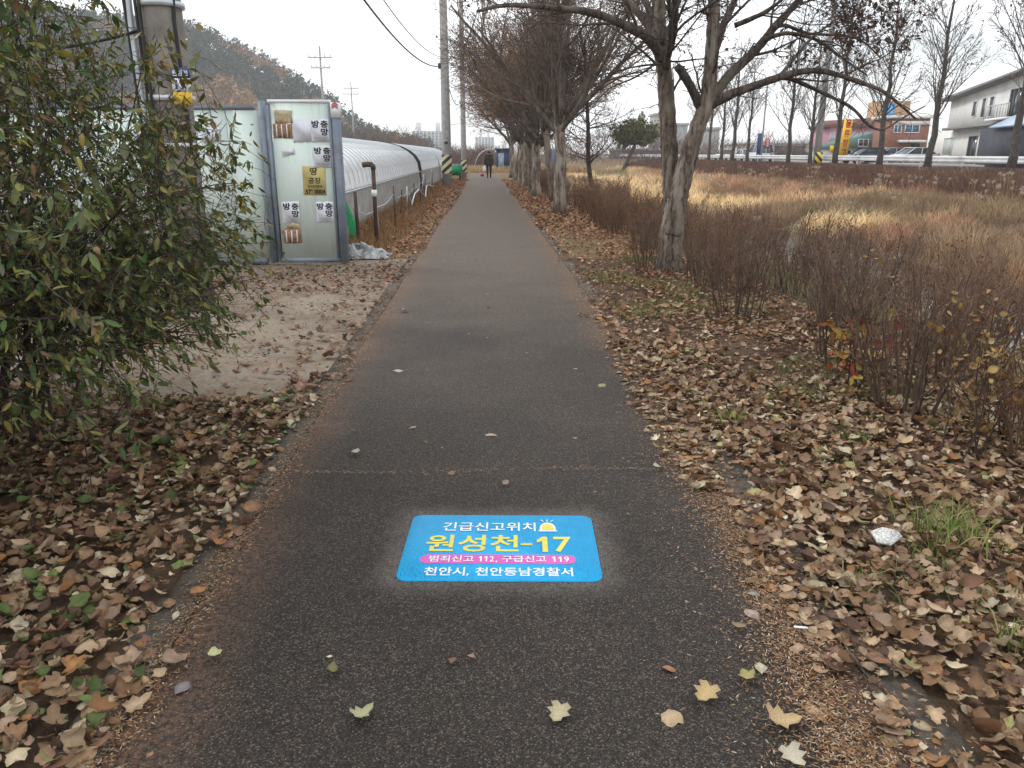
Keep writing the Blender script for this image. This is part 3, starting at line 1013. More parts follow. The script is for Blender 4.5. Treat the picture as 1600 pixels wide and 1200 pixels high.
def build_poles():
    p1 = pole(-1.76, 38.6, 0.235, 0.15, 12.0, 'grey concrete utility pole with striped warning band near the path', (0.63, 1.50))
    p2 = pole(-1.27, 52.0, 0.18, 0.12, 12.0, 'farther grey utility pole with striped band by the green cart', (0.42, 1.15))
    MB().box((0.0, 0.02, 2.05), (0.16, 0.72, 0.10)).build('clamp_band', M['black'], p1)
    x1, y1 = -1.76, 38.6
    MB().box((-0.22, 0, 5.45), (0.16, 0.2, 0.22)).build('cable_bracket', M['black'], p1)
    b0 = sight(262, 100, 8.3)
    p0 = pole(b0[0], 8.3, 0.20, 0.165, 9.0, 'thick leaning concrete utility pole rising behind the leafy bush', None, 'concrete_dark')
    for k, (dx, dy) in enumerate(((-0.20, -0.10), (-0.27, -0.05), (0.185, -0.12), (-0.13, -.18), (-.34, -.02))):
        rng = np.random.default_rng(k)
        MB().tube([(dx + rng.normal(0, .012), dy, z) for z in np.linspace(0.2, 7, 9)], 0.018 if k != 1 else 0.03, 6).build('conduit', M['black'] if k != 1 else M['galv'], p0)
    for z in (1.6, 2.05, 2.9):
        MB().tube([(0, 0, z), (0, 0, z + 0.05)], 0.22, 16).build('clamp_band', M['galv'], p0)
    # place plate
    r = thing('place_plate', 'navy, white and yellow number 17 plate fixed on the left pole', 'sign', (b0[0], 8.3, 0))
    xa = sight(268, 130, 8.02)[0]; xb = sight(296, 130, 8.02)[0]
    z0 = sight(280, 163, 8.02)[2]; z1 = sight(280, 143, 8.02)[2]; z2 = sight(280, 122, 8.02)[2]; z3 = sight(280, 105, 8.02)[2]
    navy = plain('navy_plate', (0.03, 0.05, 0.22), 0.4, 0.1); yel = plain('amber_plate', (0.72, 0.45, 0.04), 0.45, 0.15)
    y = 8.045
    for nm, za, zb, mm in (('header', z2, z3, navy), ('number_panel', z1, z2, M['white']), ('footer', z0, z1, yel)):
        MB().box(((xa + xb) / 2, y, (za + zb) / 2), (xb - xa, 0.03, zb - za - 0.003)).build(nm, mm, r, r.location)
    w = xb - xa
    a = MB(); fit_text(a, '원성천', xa + w * .06, xb - w * .06, z2 + .02, z3 - .02, (0, y - .018, 0), (1, 0, 0), (0, 0, 1), 0.02); a.build('lettering', M['white'], r, r.location)
    a = MB(); fit_text(a, '17', xa + w * .18, xb - w * .12, z1 + .02, z2 - .015, (0, y - .018, 0), (1, 0, 0), (0, 0, 1), 0.03); a.build('lettering', navy, r, r.location)
    # cables
    def wire(a, b2, sag, rad, label, n=24):
        a = np.array(a, float); b2 = np.array(b2, float)
        ts = np.linspace(0, 1, n)
        pts = [a * (1 - t_) + b2 * t_ - np.array([0, 0, 4 * sag * t_ * (1 - t_)]) for t_ in ts]
        tag(MB().tube(pts, rad, 5).build('cable', M['black']), label, 'cable')
    wire((b0[0] + .2, 8.3, 5.75), (x1 - 0.2, y1, 5.45), 0.95, 0.024, 'lower black overhead cable sagging towards the near striped pole')
    wire((b0[0] + .2, 8.3, 6.35), (x1 - 0.2, y1, 5.85), 0.85, 0.014, 'thinner upper overhead cable sagging towards the near striped pole')
    wire((x1, y1, 5.3), (-1.27, 52, 5.1), 1.0, 0.02, 'drooping cable between the two striped poles')
    wire((x1, y1, 5.0), (-1.27, 52, 5.6), 0.2, 0.012, 'tighter cable between the two striped poles')
    wire((b0[0] - .2, 8.25, 2.7), (-5.9, 7.0, 2.55), 0.22, 0.016, 'black cable looping left from the thick pole above the bush')


build_poles()


# ------------------------------------------------------------------ leaves
def leaf_shape(kind, fold=0.2, curl=0.2, stalk=True):
    """one leaf of unit length lying on z=0, stem at the origin, tip at +y"""
    if kind == 'oval':
        half = [(0, 0.02), (.12, .2), (.35, .33), (.6, .30), (.82, .16), (1, .0)]
    elif kind == 'lobed':
        half = [(0.06, 0.03), (.0, .22), (.14, .46), (.27, .30), (.44, .52), (.56, .24), (.80, .25), (1, .0)]
    elif kind == 'tulip':
        half = [(0, 0.03), (.05, .30), (.22, .44), (.42, .33), (.62, .38), (.86, .30), (.80, .0)]
    elif kind == 'lance':
        half = [(0, 0.015), (.25, .13), (.5, .155), (.75, .10), (1, .0)]
    else:
        half = [(0, 0.05), (.5, .36), (1, .02)]
    n = len(half)
    V = []; F = []
    ty = [min(h[0], 1.0) for h in half]
    for i, (y, w) in enumerate(half):
        my = y if kind != 'lobed' else min(max(y, 0.03 + 0.13 * i), 1.0)
        zc = curl * (my - 0.5) ** 2
        V.append((0, my, zc))
        for s in (-1, 1):
            V.append((s * w, y, fold * w + curl * (y - 0.5) ** 2 + 0.10 * curl * s * (y - .4)))
    for i in range(n - 1):
        a, b = 3 * i, 3 * (i + 1)
        F.append((a, b, b + 1, a + 1)); F.append((a, a + 2, b + 2, b))
    if stalk:
        k = len(V)
        V += [(-0.012, 0.02, 0), (0.012, 0.02, 0), (0.03, -0.32, 0.05 * curl)]
        F.append((k, k + 2, k + 1))
    V = np.array(V, float)
    V[:, 1] -= 0.4
    return V, F


def rot_mats(yaw, tx, ty):
    """rotation about z after tilting about x and y (arrays)"""
    cy, sy = np.cos(yaw), np.sin(yaw); cx, sx_ = np.cos(tx), np.sin(tx); cz, sz = np.cos(ty), np.sin(ty)
    n = len(yaw); A = np.zeros((n, 3, 3)); B = np.zeros((n, 3, 3)); C = np.zeros((n, 3, 3))
    A[:, 0, 0] = cy; A[:, 0, 1] = -sy; A[:, 1, 0] = sy; A[:, 1, 1] = cy; A[:, 2, 2] = 1
    B[:, 0, 0] = 1; B[:, 1, 1] = cx; B[:, 1, 2] = -sx_; B[:, 2, 1] = sx_; B[:, 2, 2] = cx
    C[:, 1, 1] = 1; C[:, 0, 0] = cz; C[:, 0, 2] = sz; C[:, 2, 0] = -sz; C[:, 2, 2] = cz
    return A @ B @ C


def vein(k):
    """paler midrib, darker and uneven margin"""
    i = np.arange(k)
    p = np.where(i % 3 == 0, 1.22, np.where((i // 3) % 2 == 0, .80, .98))
    return p.astype(np.float32)


def scatter(mb, shape, P, size, Rm, col):
    V, F = shape
    m = len(P)
    if m == 0: return
    wv_ = 0.75 + 0.55 * ((np.arange(m) * 0.6180339) % 1.0)
    Vn = V[None] * np.stack([wv_, np.ones(m), 0.4 + 1.3 * ((np.arange(m) * 0.7548777) % 1.0)], 1)[:, None, :]
    W = np.einsum('nij,nvj->nvi', Rm, Vn) * size[:, None, None] + P[:, None, :]
    k = len(V)
    groups = {}
    for q in F: groups.setdefault(len(q), []).append(q)
    base = mb.n
    mb.v.append(W.reshape(-1, 3).astype(np.float32))
    pat = vein(k)
    mb.c.append((col.astype(np.float32)[:, None, :] * pat[None, :, None]).reshape(-1, 3))
    off = np.arange(m) * k + base
    for kk, q in groups.items():
        q = np.array(q)
        mb.f.setdefault(kk, []).append((off[:, None, None] + q[None]).reshape(-1, kk))
    mb.n += m * k


PAL = np.array([(0.30, 0.195, 0.11), (0.225, 0.128, 0.066), (0.15, 0.08, 0.042), (0.37, 0.265, 0.165), (0.45, 0.36, 0.235),
                (0.25, 0.15, 0.088), (0.32, 0.22, 0.15), (0.20, 0.105, 0.068), (0.50, 0.43, 0.305), (0.30, 0.145, 0.055), (0.11, 0.06, 0.04), (0.28, 0.26, 0.11)])
PALW = np.array([16, 14, 10, 12, 8, 11, 10, 6, 4, 4, 7, 2.5]); PALW /= PALW.sum()
PALFAR = np.array([(0.30, 0.15, 0.075), (0.23, 0.11, 0.06), (0.36, 0.20, 0.11), (0.17, 0.075, 0.05), (0.40, 0.27, 0.17), (0.27, 0.12, 0.055)])


def vnoise(x, y, s, seed):
    rng = np.random.default_rng(seed)
    G = rng.random((64, 64))
    u, v = x * s + 100, y * s + 100
    i, j = np.floor(u).astype(int), np.floor(v).astype(int)
    fu, fv = u - i, v - j
    fu = fu * fu * (3 - 2 * fu); fv = fv * fv * (3 - 2 * fv)
    g = lambda a, b: G[a % 64, b % 64]
    return (g(i, j) * (1 - fu) + g(i + 1, j) * fu) * (1 - fv) + (g(i, j + 1) * (1 - fu) + g(i + 1, j + 1) * fu) * fv


def build_litter():
    rng = np.random.default_rng(11)
    shapes_hi = [leaf_shape('oval', .35, .8), leaf_shape('oval', -.4, -.7), leaf_shape('lobed', .3, .8), leaf_shape('lobed', -.35, -.6),
                 leaf_shape('tulip', .4, .8), leaf_shape('tulip', -.3, -.7), leaf_shape('oval', 1.1, 1.2), leaf_shape('oval', .1, 1.3)]
    shapes_lo = [leaf_shape('low', .4, .5, False), leaf_shape('low', -.4, -.5, False), leaf_shape('low', .9, .3, False)]
    # candidate positions: x, y, keep-probability
    def region(x0, x1, y0, y1, dens):
        n = int((x1 - x0) * (y1 - y0) * dens)
        return rng.uniform(x0, x1, n), rng.uniform(y0, y1, n)
    sets = []
    # right verge, near
    x, y = region(0.92, 3.9, 1.35, 7.5, 900)
    edge = 1.05 + 0.20 * (vnoise(x, y, 1.3, 1) - 0.5) - 0.03 * np.clip((2.6 - y) / 1.2, 0, 1)
    bare = vnoise(x, y, 0.9, 7)
    keep = (x > edge + rng.normal(0, 0.05, len(x))) & (rng.random(len(x)) < np.where(y > 4.6, 0.30 + 0.6 * (bare > 0.5), 1.0))
    keep &= ~((np.abs(x - 1.255) < 0.09) & (vnoise(x * 0 + 3, y, 1.7, 9) > 0.84) & (rng.random(len(x)) < 0.85))
    sets.append((x[keep], y[keep], 'near'))
    # right verge, further on
    x, y = region(1.0, 3.6, 7.5, 16, 260)
    edge = 1.18 + 0.16 * (vnoise(x, y, 1.0, 2) - 0.5)
    keep = (x > edge) & (rng.random(len(x)) < np.clip(1.5 - 0.35 * (x - 1.2), 0.3, 1) * (0.30 + 0.6 * (vnoise(x, y, .8, 4) > .5)))
    sets.append((x[keep], y[keep], 'mid'))
    x, y = region(1.0, 3.4, 16, 48, 120)
    edge = 1.1 + 0.25 * (vnoise(x, y, .7, 2) - 0.3)
    sets.append((x[x > edge], y[x > edge], 'far'))
    # left verge, near
    x, y = region(-4.6, -0.9, 1.35, 5.6, 820)
    edge = -1.05 + 0.20 * (vnoise(x, y, 1.4, 3) - 0.55)
    lim = 5.2 + 0.9 * (vnoise(x, y, 1.2, 5) - 0.5) + rng.normal(0, .12, len(x))
    keep = (x < edge + rng.normal(0, .04, len(x))) & (y < lim)
    keep &= ~((x > -1.17) & (vnoise(x * 0, y, 1.2, 8) > 0.66) & (rng.random(len(x)) < 0.92))
    sets.append((x[keep], y[keep], 'near'))
    # sandy yard: drifts
    x, y = region(-7, -1.0, 5.2, 11.6, 260)
    drift = vnoise(x * 0.35, y, 1.35, 6)
    near_edge = np.exp(-((x + 1.35) / 0.35) ** 2)
    pr = np.clip((drift - 0.43) * 3.2, 0.05, 0.9) + 0.3 * near_edge
    pr += 0.8 * np.exp(-((y - 9.6) / 0.75) ** 2) * (x < -1.7)
    keep = (rng.random(len(x)) < pr) & (x < -1.05)
    sets.append((x[keep], y[keep], 'mid'))
    # strip beside the greenhouse
    x, y = region(-2.7, -0.92, 11.6, 22, 240)
    pr = np.clip(0.35 + 0.75 * (vnoise(x, y, .9, 12) > 0.36) * (y > 12.6), 0, 1)
    keep = (rng.random(len(x)) < pr) & (x < -1.05 + 0.1 * vnoise(x, y, 1, 3))
    sets.append((x[keep], y[keep], 'mid'))
    x, y = region(-2.7, -0.9, 22, 50, 110)
    keep = x < -1.0 + 0.15 * vnoise(x, y, .8, 3)
    sets.append((x[keep], y[keep], 'far'))
    # crumbled leaf and straw bits on the sand
    x, y = region(-6.5, -1.0, 4.8, 11.6, 420)
    keep = rng.random(len(x)) < np.clip(vnoise(x * .5, y, 2.0, 15) * 1.3 - .15, .12, 1)
    sets.append((x[keep], y[keep], 'scrap'))
    x, y = region(1.1, 3.7, 1.5, 15, 420)
    keep = rng.random(len(x)) < np.clip(vnoise(x, y, 2.4, 17) * 1.4 - .1, .25, 1)
    sets.append((x[keep], y[keep], 'scrap'))
    # a very few scraps on the asphalt
    x = rng.uniform(-1.0, 1.15, 110); y = rng.uniform(1.5, 24, 110)
    k = ~((np.abs(x - SIGN_C[0]) < .5) & (np.abs(y - SIGN_C[1]) < .4)); x, y = x[k], y[k]
    sets.append((x, y, 'scrap'))
    mb = MB()
    X = np.concatenate([s[0] for s in sets]); Y = np.concatenate([s[1] for s in sets])
    T = np.concatenate([np.full(len(s[0]), {'near': 0, 'mid': 1, 'far': 2, 'scrap': 3}[s[2]]) for s in sets])
    n = len(X)
    size = np.where(T == 0, rng.normal(0.049, 0.016, n), np.where(T == 1, rng.normal(0.058, 0.016, n), rng.normal(0.09, 0.015, n)))
    size = np.where(T == 3, rng.uniform(0.014, 0.036, n), np.clip(size, 0.028, 0.12))
    Z = ground_z(X, Y) + np.where(T == 3, 0.013, rng.uniform(0.008, 0.042, n))
    on = (X > PL) & (X < PR); Z = np.where(on, 0.014 + 0.010 * rng.random(n), Z)
    tilt = np.where(T == 3, 0.08, np.where(on, 0.14, 0.34))
    Rm = rot_mats(rng.uniform(0, 2 * math.pi, n), rng.normal(0, 1, n) * tilt, rng.normal(0, 1, n) * tilt)
    ci = rng.choice(len(PAL), n, p=PALW)
    C = PAL[ci] * rng.uniform(0.7, 1.2, (n, 1))
    cf = PALFAR[rng.integers(0, len(PALFAR), n)] * rng.uniform(0.75, 1.2, (n, 1))
    wf = np.clip((Y - 5) / 7, 0, 1)[:, None]
    C = np.where(rng.random((n, 1)) < wf, cf, C)
    sand = (X < -1) & (Y > 5) & (Y < 11.8)
    C = np.where(sand[:, None], np.array([(0.21, 0.125, 0.085)]) * rng.uniform(0.5, 1.7, (n, 1)), C)
    green = (X < -1) & (Y < 5) & (rng.random(n) < 0.10)
    C = np.where(green[:, None], np.array([(0.09, 0.12, 0.035)]) * rng.uniform(.6, 1.5, (n, 1)), C)
    P = np.stack([X, Y, Z], 1)
    D = np.hypot(X, Y)
    # the leaves that show largest become things of their own
    cand = np.where((T == 0) & (Y < 3.6) & (X > -1.9) & (X < 2.6) & (size > 0.044) & (np.abs(X) < 0.62 * Y + 0.35))[0]
    order = cand[np.argsort(-(size[cand] / D[cand]) + -6 * (Z[cand] - 0.02))]
    solo = order[:230]
    mask = np.ones(n, bool); mask[solo] = False
    hi = (D < 8.5) & (T != 3) & mask
    sid = rng.integers(0, len(shapes_hi), n)
    for k, s in enumerate(shapes_hi):
        i = np.where(hi & (sid == k))[0]
        scatter(mb, s, P[i], size[i], Rm[i], C[i])
    lo = (~((D < 8.5) & (T != 3))) & mask
    for k, s in enumerate(shapes_lo):
        i = np.where(lo & (sid % 3 == k))[0]
        scatter(mb, s, P[i], size[i], Rm[i], C[i])
    tag(mb.build('leaf_litter', M['litter']), 'thick brown fallen leaf litter covering both verges of the path', 'leaf litter', kind='stuff')
    meshes = []
    for k, (V, F) in enumerate(shapes_hi):
        o = MB().add(V, F, np.repeat(vein(len(V))[:, None], 3, 1)).build('fallen_leaf', M['leaf_one']); meshes.append(o.data); bpy.data.objects.remove(o)

    def cname(c):
        if c[1] > c[0] * 0.9: return 'greenish'
        if c[0] > 0.3: return 'pale tan'
        if c[0] > 0.2: return 'mid brown'
        return 'dark brown'
    for i in solo:
        o = link('fallen_leaf', meshes[sid[i]])
        o.matrix_world = Matrix.LocRotScale(Vector(P[i] + np.array([0, 0, .012])), Matrix(Rm[i].tolist()), Vector((size[i],) * 3))
        o.color = tuple(C[i]) + (1,)
        side = 'right' if X[i] > 0 else 'left'
        tag(o, '%s dry leaf lying on the litter of the %s verge' % (cname(C[i]), side), 'leaf', '%s leaves on the %s verge' % (cname(C[i]), side))
    # single leaves on the asphalt
    singles = [(336, 1025, 'tulip', (.42, .42, .22), .045, 'small pale star-shaped leaf on asphalt near the left kerb'),
               (287, 1072, 'oval', (.19, .17, .17), .065, 'grey curled leaf on asphalt near the lower left litter'),
               (519, 1050, 'oval', (.16, .14, .06), .05, 'small olive leaf left of and below the blue sign'),
               (566, 1120, 'lobed', (.36, .34, .20), .07, 'pale green-tan lobed leaf at the bottom left of the path'),
               (873, 1118, 'lobed', (.40, .35, .22), .07, 'tan lobed leaf on asphalt below the right half of the sign'),
               (1050, 1120, 'tulip', (.40, .30, .18), .08, 'tan leaf with upturned edge at the bottom of the path'),
               (1103, 1088, 'lobed', (.42, .31, .15), .08, 'golden tan lobed leaf on lower right asphalt'),
               (1048, 1045, 'oval', (.30, .15, .08), .05, 'small reddish-brown leaf on asphalt, lower right'),
               (1167, 1062, 'tulip', (.30, .26, .10), .06, 'olive yellow leaf near the lower right path edge'),
               (1189, 1041, 'oval', (.42, .38, .27), .06, 'cream rounded leaf near the right path edge'),
               (1219, 1130, 'lobed', (.42, .30, .16), .10, 'large tan star-shaped leaf at the lower right of the path'),
               (1275, 1112, 'oval', (.36, .25, .16), .085, 'tan curled leaf at the right edge near the bottom'),
               (1238, 1187, 'lobed', (.44, .40, .30), .075, 'whitish leaf at the very bottom right of the asphalt'),
               (1173, 957, 'oval', (.34, .26, .22), .07, 'pinkish pale leaf on the right edge of the asphalt'),
               (1157, 983, 'oval', (.24, .17, .10), .05, 'thin brown leaf on asphalt beside the needle drift'),
               (1179, 928, 'oval', (.24, .22, .20), .05, 'dull grey leaf right of the blue sign'),
               (1093, 764, 'lobed', (.40, .42, .26), .07, 'pale green leaf just past the crack on the right'),
               (765, 679, 'oval', (.40, .28, .20), .07, 'lone pinkish leaf in mid-path beyond the crack'),
               (790, 757, 'oval', (.24, .17, .14), .05, 'small brown leaf just nearer than the crack'),
               (942, 601, 'oval', (.26, .24, .12), .09, 'olive leaf on the right half of the path far beyond the sign'),
               (556, 709, 'oval', (.40, .36, .30), .07, 'pale leaf pair beyond the crack near the left kerb'),
               (624, 579, 'oval', (.42, .36, .30), .085, 'whitish leaf on the left half of the middle path'),
               (632, 487, 'oval', (.36, .33, .30), .10, 'pale papery scrap at the left path edge by the sandy yard'),
               (645, 668, 'oval', (.30, .22, .16), .05, 'small tan leaf left of centre beyond the crack'),
               (1025, 731, 'oval', (.38, .34, .26), .05, 'small pale leaf lying on the crack at its right end'),
               (705, 740, 'oval', (.22, .14, .09), .045, 'small brown leaf lying on the crack left of centre')]
    kinds = {'tulip': 4, 'lobed': 2, 'oval': 0}
    for q, (px, py, kd, c, s, lab) in enumerate(singles):
        p = spot(px, py, 0.012)
        o = link('fallen_leaf', meshes[kinds[kd] + (q % 2 if kd != 'lobed' else 0)])
        o.location = (p[0], p[1], 0.020); o.rotation_euler = (rng.normal(0, .12), rng.normal(0, .12), rng.uniform(0, 6.28)); o.scale = (s,) * 3
        o.color = c + (1,)
        tag(o, lab, 'leaf', 'single leaves on the asphalt')
    # fine needles and chaff drifted along the edges and caught in the crack
    nn = 42000
    side = rng.random(nn)
    y = 1.4 + 14 * rng.random(nn) ** 1.6
    wob = 0.16 * (vnoise(y * 0, y, 1.1, 21) - 0.5)
    xr_ = 1.08 + wob - 0.10 * np.clip((3.2 - y) / 2, 0, 1) + rng.normal(0, 0.10, nn) * np.where(rng.random(nn) < .3, 1.6, .7)
    xl_ = -1.04 + rng.normal(0, 0.045, nn)
    x = np.where(side < 0.72, xr_, xl_)
    cr = rng.random(nn) < 0.007
    xc = rng.uniform(-1.0, 1.1, nn)
    x = np.where(cr, xc, x); y = np.where(cr, 3.60 + 0.012 * np.sin(xc * 5) + rng.normal(0, .010, nn), y)
    P = np.stack([x, y, np.full(nn, 0.013) + rng.random(nn) * 0.008], 1)
    L = rng.uniform(0.004, 0.013, nn); a = rng.uniform(0, math.pi, nn); a = np.where(cr, rng.normal(0, .5, nn), a)
    d = np.stack([np.cos(a), np.sin(a), np.zeros(nn)], 1); w = np.stack([-np.sin(a), np.cos(a), np.zeros(nn)], 1)
    hw = rng.uniform(0.0010, 0.0026, nn)
    V = np.stack([P - d * L[:, None], P + w * hw[:, None], P + d * L[:, None], P - w * hw[:, None]], 1).reshape(-1, 3)
    F = (np.arange(nn) * 4)[:, None] + np.arange(4)[None]
    pal = np.array([(0.30, 0.15, 0.06), (0.22, 0.10, 0.045), (0.42, 0.28, 0.15), (0.36, 0.19, 0.08), (.5, .4, .28)])
    C = np.repeat(pal[rng.integers(0, 5, nn)] * rng.uniform(.6, 1.1, (nn, 1)), 4, 0)
    tag(MB().add(V, F, C).build('needle_chaff', M['litter']), 'rusty fine needle chaff drifted along the asphalt edges', 'leaf litter', kind='stuff')


build_litter()


# ------------------------------------------------------------------ woody plants
def branch(rng, p, d, L, r, n, wob, up, out, level, rtip=0.45):
    """one wandering shoot; appends (points, radii, level)"""
    pts = [np.array(p, float)]; d = np.array(d, float); d /= np.linalg.norm(d)
    for i in range(n):
        d = d + rng.normal(0, wob, 3) + np.array([0, 0, up])
        d /= np.linalg.norm(d)
        pts.append(pts[-1] + d * L / n)
    rad = np.linspace(r, r * rtip, n + 1)
    out.append((np.array(pts), rad, level))
    return pts, rad, d


def side_dir(rng, d, ang):
    d = np.array(d, float); d /= np.linalg.norm(d)
    q = rng.normal(0, 1, 3); q -= d * q.dot(d); q /= np.linalg.norm(q) + 1e-9
    return d * math.cos(ang) + q * math.sin(ang)


def ramify(rng, pts, rad, out, level, spec):
    """spec: list of (count, length, angle, n, wob, up, from, rscale) for each deeper level"""
    if level >= len(spec): return
    cnt, L, ang, n, wob, up, f0, rs = spec[level]
    pts = np.asarray(pts); m = len(pts) - 1
    c = max(1, int(round(cnt * rng.uniform(.75, 1.25))))
    for k in range(c):
        t = f0 + (1 - f0) * (k + rng.random()) / c
        i = min(int(t * m), m - 1); fr = t * m - i
        p = pts[i] * (1 - fr) + pts[i + 1] * fr
        d = pts[i + 1] - pts[i]
        dd = side_dir(rng, d, ang * rng.uniform(.6, 1.3))
        r = max((rad[i] * (1 - fr) + rad[i + 1] * fr) * rs, 0.0016)
        q = branch(rng, p, dd, L * rng.uniform(.55, 1.25) * (1.15 - 0.5 * t), r, n, wob, up, out, level)
        ramify(rng, q[0], q[1], out, level + 1, spec)


def twig_mesh(mb, shoots, rng, base, k=3, minr=0.0):
    P0 = []; P1 = []; R0 = []; R1 = []; C = []
    for pts, rad, lev in shoots:
        c = np.array(base) * rng.uniform(.7, 1.3)
        for i in range(len(pts) - 1):
            P0.append(pts[i]); P1.append(pts[i + 1]); R0.append(max(rad[i], minr)); R1.append(max(rad[i + 1], minr * .8)); C.append(c)
    if P0:
        mb.segs(P0, P1, R0, R1, k, np.array(C))
    return mb


def leaf_bits(mb, shoots, rng, n, size, pal, shape, spread=0.02, droop=0.6, tmin=.3):
    idx = rng.integers(0, len(shoots), n)
    P = []; D = []
    for i in idx:
        pts = shoots[i][0]; m = len(pts) - 1
        t = rng.uniform(tmin, 1) * m; a = min(int(t), m - 1); fr = t - a
        P.append(pts[a] * (1 - fr) + pts[a + 1] * fr + rng.normal(0, spread, 3))
    P = np.array(P)
    Rm = rot_mats(rng.uniform(0, 6.28, n), rng.normal(-droop, .6, n), rng.normal(0, .6, n))
    C = np.array(pal)[rng.integers(0, len(pal), n)] * rng.uniform(.65, 1.25, (n, 1))
    scatter(mb, shape, P, rng.uniform(.6, 1.2, n) * size, Rm, C)
    return P


TW = (0.085, 0.062, 0.052)


def tree_parts(root, shoots, rng, trunk_mat, org=(0, 0, 0), minr=0.004, twig_col=TW, thick=0.03):
    big = [s for s in shoots if s[1][0] >= thick]
    small = [s for s in shoots if s[1][0] < thick]
    return big, small


# --- the forked tree beside the path
def build_main_tree():
    rng = np.random.default_rng(21)
    B = spot(1046, 424)
    Y0 = B[1]
    root = thing('forked_tree', 'large forked leafless tree with pale flaking bark beside the path', 'tree', (B[0], B[1], 0))
    org = np.array([B[0], B[1], 0.0])

    def limb(px, r0, r1, dy=0.0, dy1=None, name='limb', mat='bark_mid', k=12):
        n = len(px)
        dy1 = dy if dy1 is None else dy1
        pts = np.array([sight(x, y, Y0 + dy + (dy1 - dy) * i / (n - 1)) for i, (x, y) in enumerate(px)])
        # resample with a smooth curve
        m = (n - 1) * 7 + 1
        t = np.linspace(0, n - 1, m)
        q = np.zeros((m, 3))
        for j, tt in enumerate(t):
            i = min(int(tt), n - 2); f = tt - i
            a = pts[max(i - 1, 0)]; b = pts[i]; c = pts[i + 1]; d = pts[min(i + 2, n - 1)]
            q[j] = 0.5 * (2 * b + (c - a) * f + (2 * a - 5 * b + 4 * c - d) * f * f + (3 * b - a - 3 * c + d) * f ** 3)
        rad = np.linspace(r0, r1, m) * (1 + 0.03 * rng.standard_normal(m))
        if name == 'trunk': rad = rad * (1 + .45 * np.exp(-np.arange(m) / 2.5))
        MB().tube(q, rad, k, rough=0.06, rng=rng).build(name, M[mat], root, org, smooth=True)
        return q, rad
    limbs = []
    t0, _ = limb([(1044, 434), (1045, 412), (1049, 370), (1054, 335), (1058, 312)], 0.185, 0.125, name='trunk', mat='bark_pale', k=24)
    l1 = limb([(1049, 372), (1050, 320), (1048, 270), (1045, 220), (1042, 170), (1039, 120), (1033, 80), (1030, 40), (1028, -20), (1025, -100)], 0.128, 0.075, 0.06, 0.3, 'trunk_stem', 'bark', 20)
    l2 = limb([(1050, 366), (1060, 312), (1072, 258), (1088, 205), (1103, 165), (1110, 120), (1113, 60), (1116, 0), (1120, -80)], 0.13, 0.06, -0.05, -0.3, 'trunk_stem', 'bark_pale', 20)
    lim = [limb([(1035, 92), (1015, 62), (985, 44), (932, 22), (880, 14), (795, 8), (745, 18)], 0.075, 0.016, .1, -.8),
           limb([(1035, 85), (1010, 35), (985, 8), (950, -30), (900, -80)], 0.065, 0.03, .1, .7),
           limb([(1033, 70), (1018, 25), (1000, -20), (980, -90)], 0.055, 0.03, .1, 1.2),
           limb([(1040, 95), (1052, 50), (1055, 0), (1062, -90)], 0.06, 0.03, .1, -.9),
           limb([(1040, 105), (1046, 70), (1048, 30), (1040, -40)], 0.04, 0.02, .1, -1.3),
           limb([(1112, 90), (1130, 40), (1148, 0), (1170, -70)], 0.06, 0.03, -.2, .5),
           limb([(1110, 152), (1125, 136), (1143, 114), (1180, 79), (1209, 44), (1239, 11), (1270, -22), (1310, -70)], 0.075, 0.03, -.15, .3),
           limb([(1105, 170), (1130, 152), (1165, 139), (1217, 121), (1253, 112), (1290, 112), (1348, 130), (1380, 143), (1409, 166), (1431, 186)], 0.062, 0.010, -.15, -.9),
           limb([(1217, 121), (1240, 125), (1285, 145), (1330, 168), (1357, 195), (1380, 202), (1411, 184), (1445, 166)], 0.03, 0.008, -.4, .4),
           limb([(1209, 44), (1228, 40), (1262, 52), (1320, 56), (1350, 66), (1375, 90)], 0.028, 0.008, .05, .8),
           limb([(1217, 121), (1240, 92), (1262, 66), (1288, 44), (1310, 28)], 0.026, 0.008, -.4, -.2),
           limb([(1148, 40), (1190, 22), (1215, 5), (1240, -15)], 0.035, 0.012, -.1, -.6),
           limb([(1195, 62), (1230, 52), (1275, 62), (1318, 92), (1355, 118)], 0.03, 0.01, .0, -.6)]
    limb([(1098, 178), (1088, 154), (1075, 128), (1058, 104)], 0.06, 0.05, -.1, -.35, 'broken_stub', 'bark_dark', 9)
    shoots = []
    spec = [(7, 1.0, .75, 6, .12, .01, .2, .42), (5, .5, .75, 4, .15, -.02, .2, .5), (4, .25, .8, 3, .18, -.05, .2, .6)]
    for li, (q, rad) in enumerate(lim):
        ramify(rng, q - org, rad, shoots, 0, spec if li not in (7, 8) else [(5, .7, .85, 6, .13, .03, .3, .42), (5, .4, .8, 4, .16, .0, .2, .5)])
    for q, rad in (l1, l2):
        ramify(rng, (q - org)[14:], rad[14:], shoots, 0, [(7, 1.1, .8, 6, .13, .04, .2, .22)] + spec[1:])
    # long fine side shoots from the trunk towards the left
    for px in ([(1036, 100), (1000, 103), (960, 112), (930, 120)], [(1018, 105), (990, 122), (950, 140), (925, 168)], [(1036, 95), (1060, 96), (1100, 92), (1120, 98)]):
        q, rad = limb(px, 0.016, 0.005, 0.0, 0.4, 'side_shoot', 'bark_dark', 5)
        ramify(rng, q - org, rad, shoots, 1, spec)
    tw = twig_mesh(MB(), shoots, rng, TW, 3, 0.0032)
    tw.build('twigs', M['twig'], root)['kind'] = 'stuff'
    lb = MB()
    pal = [(0.10, 0.055, 0.04), (0.14, 0.08, 0.05), (0.07, 0.045, 0.035)]
    fine = [s for s in shoots if s[2] >= 1]
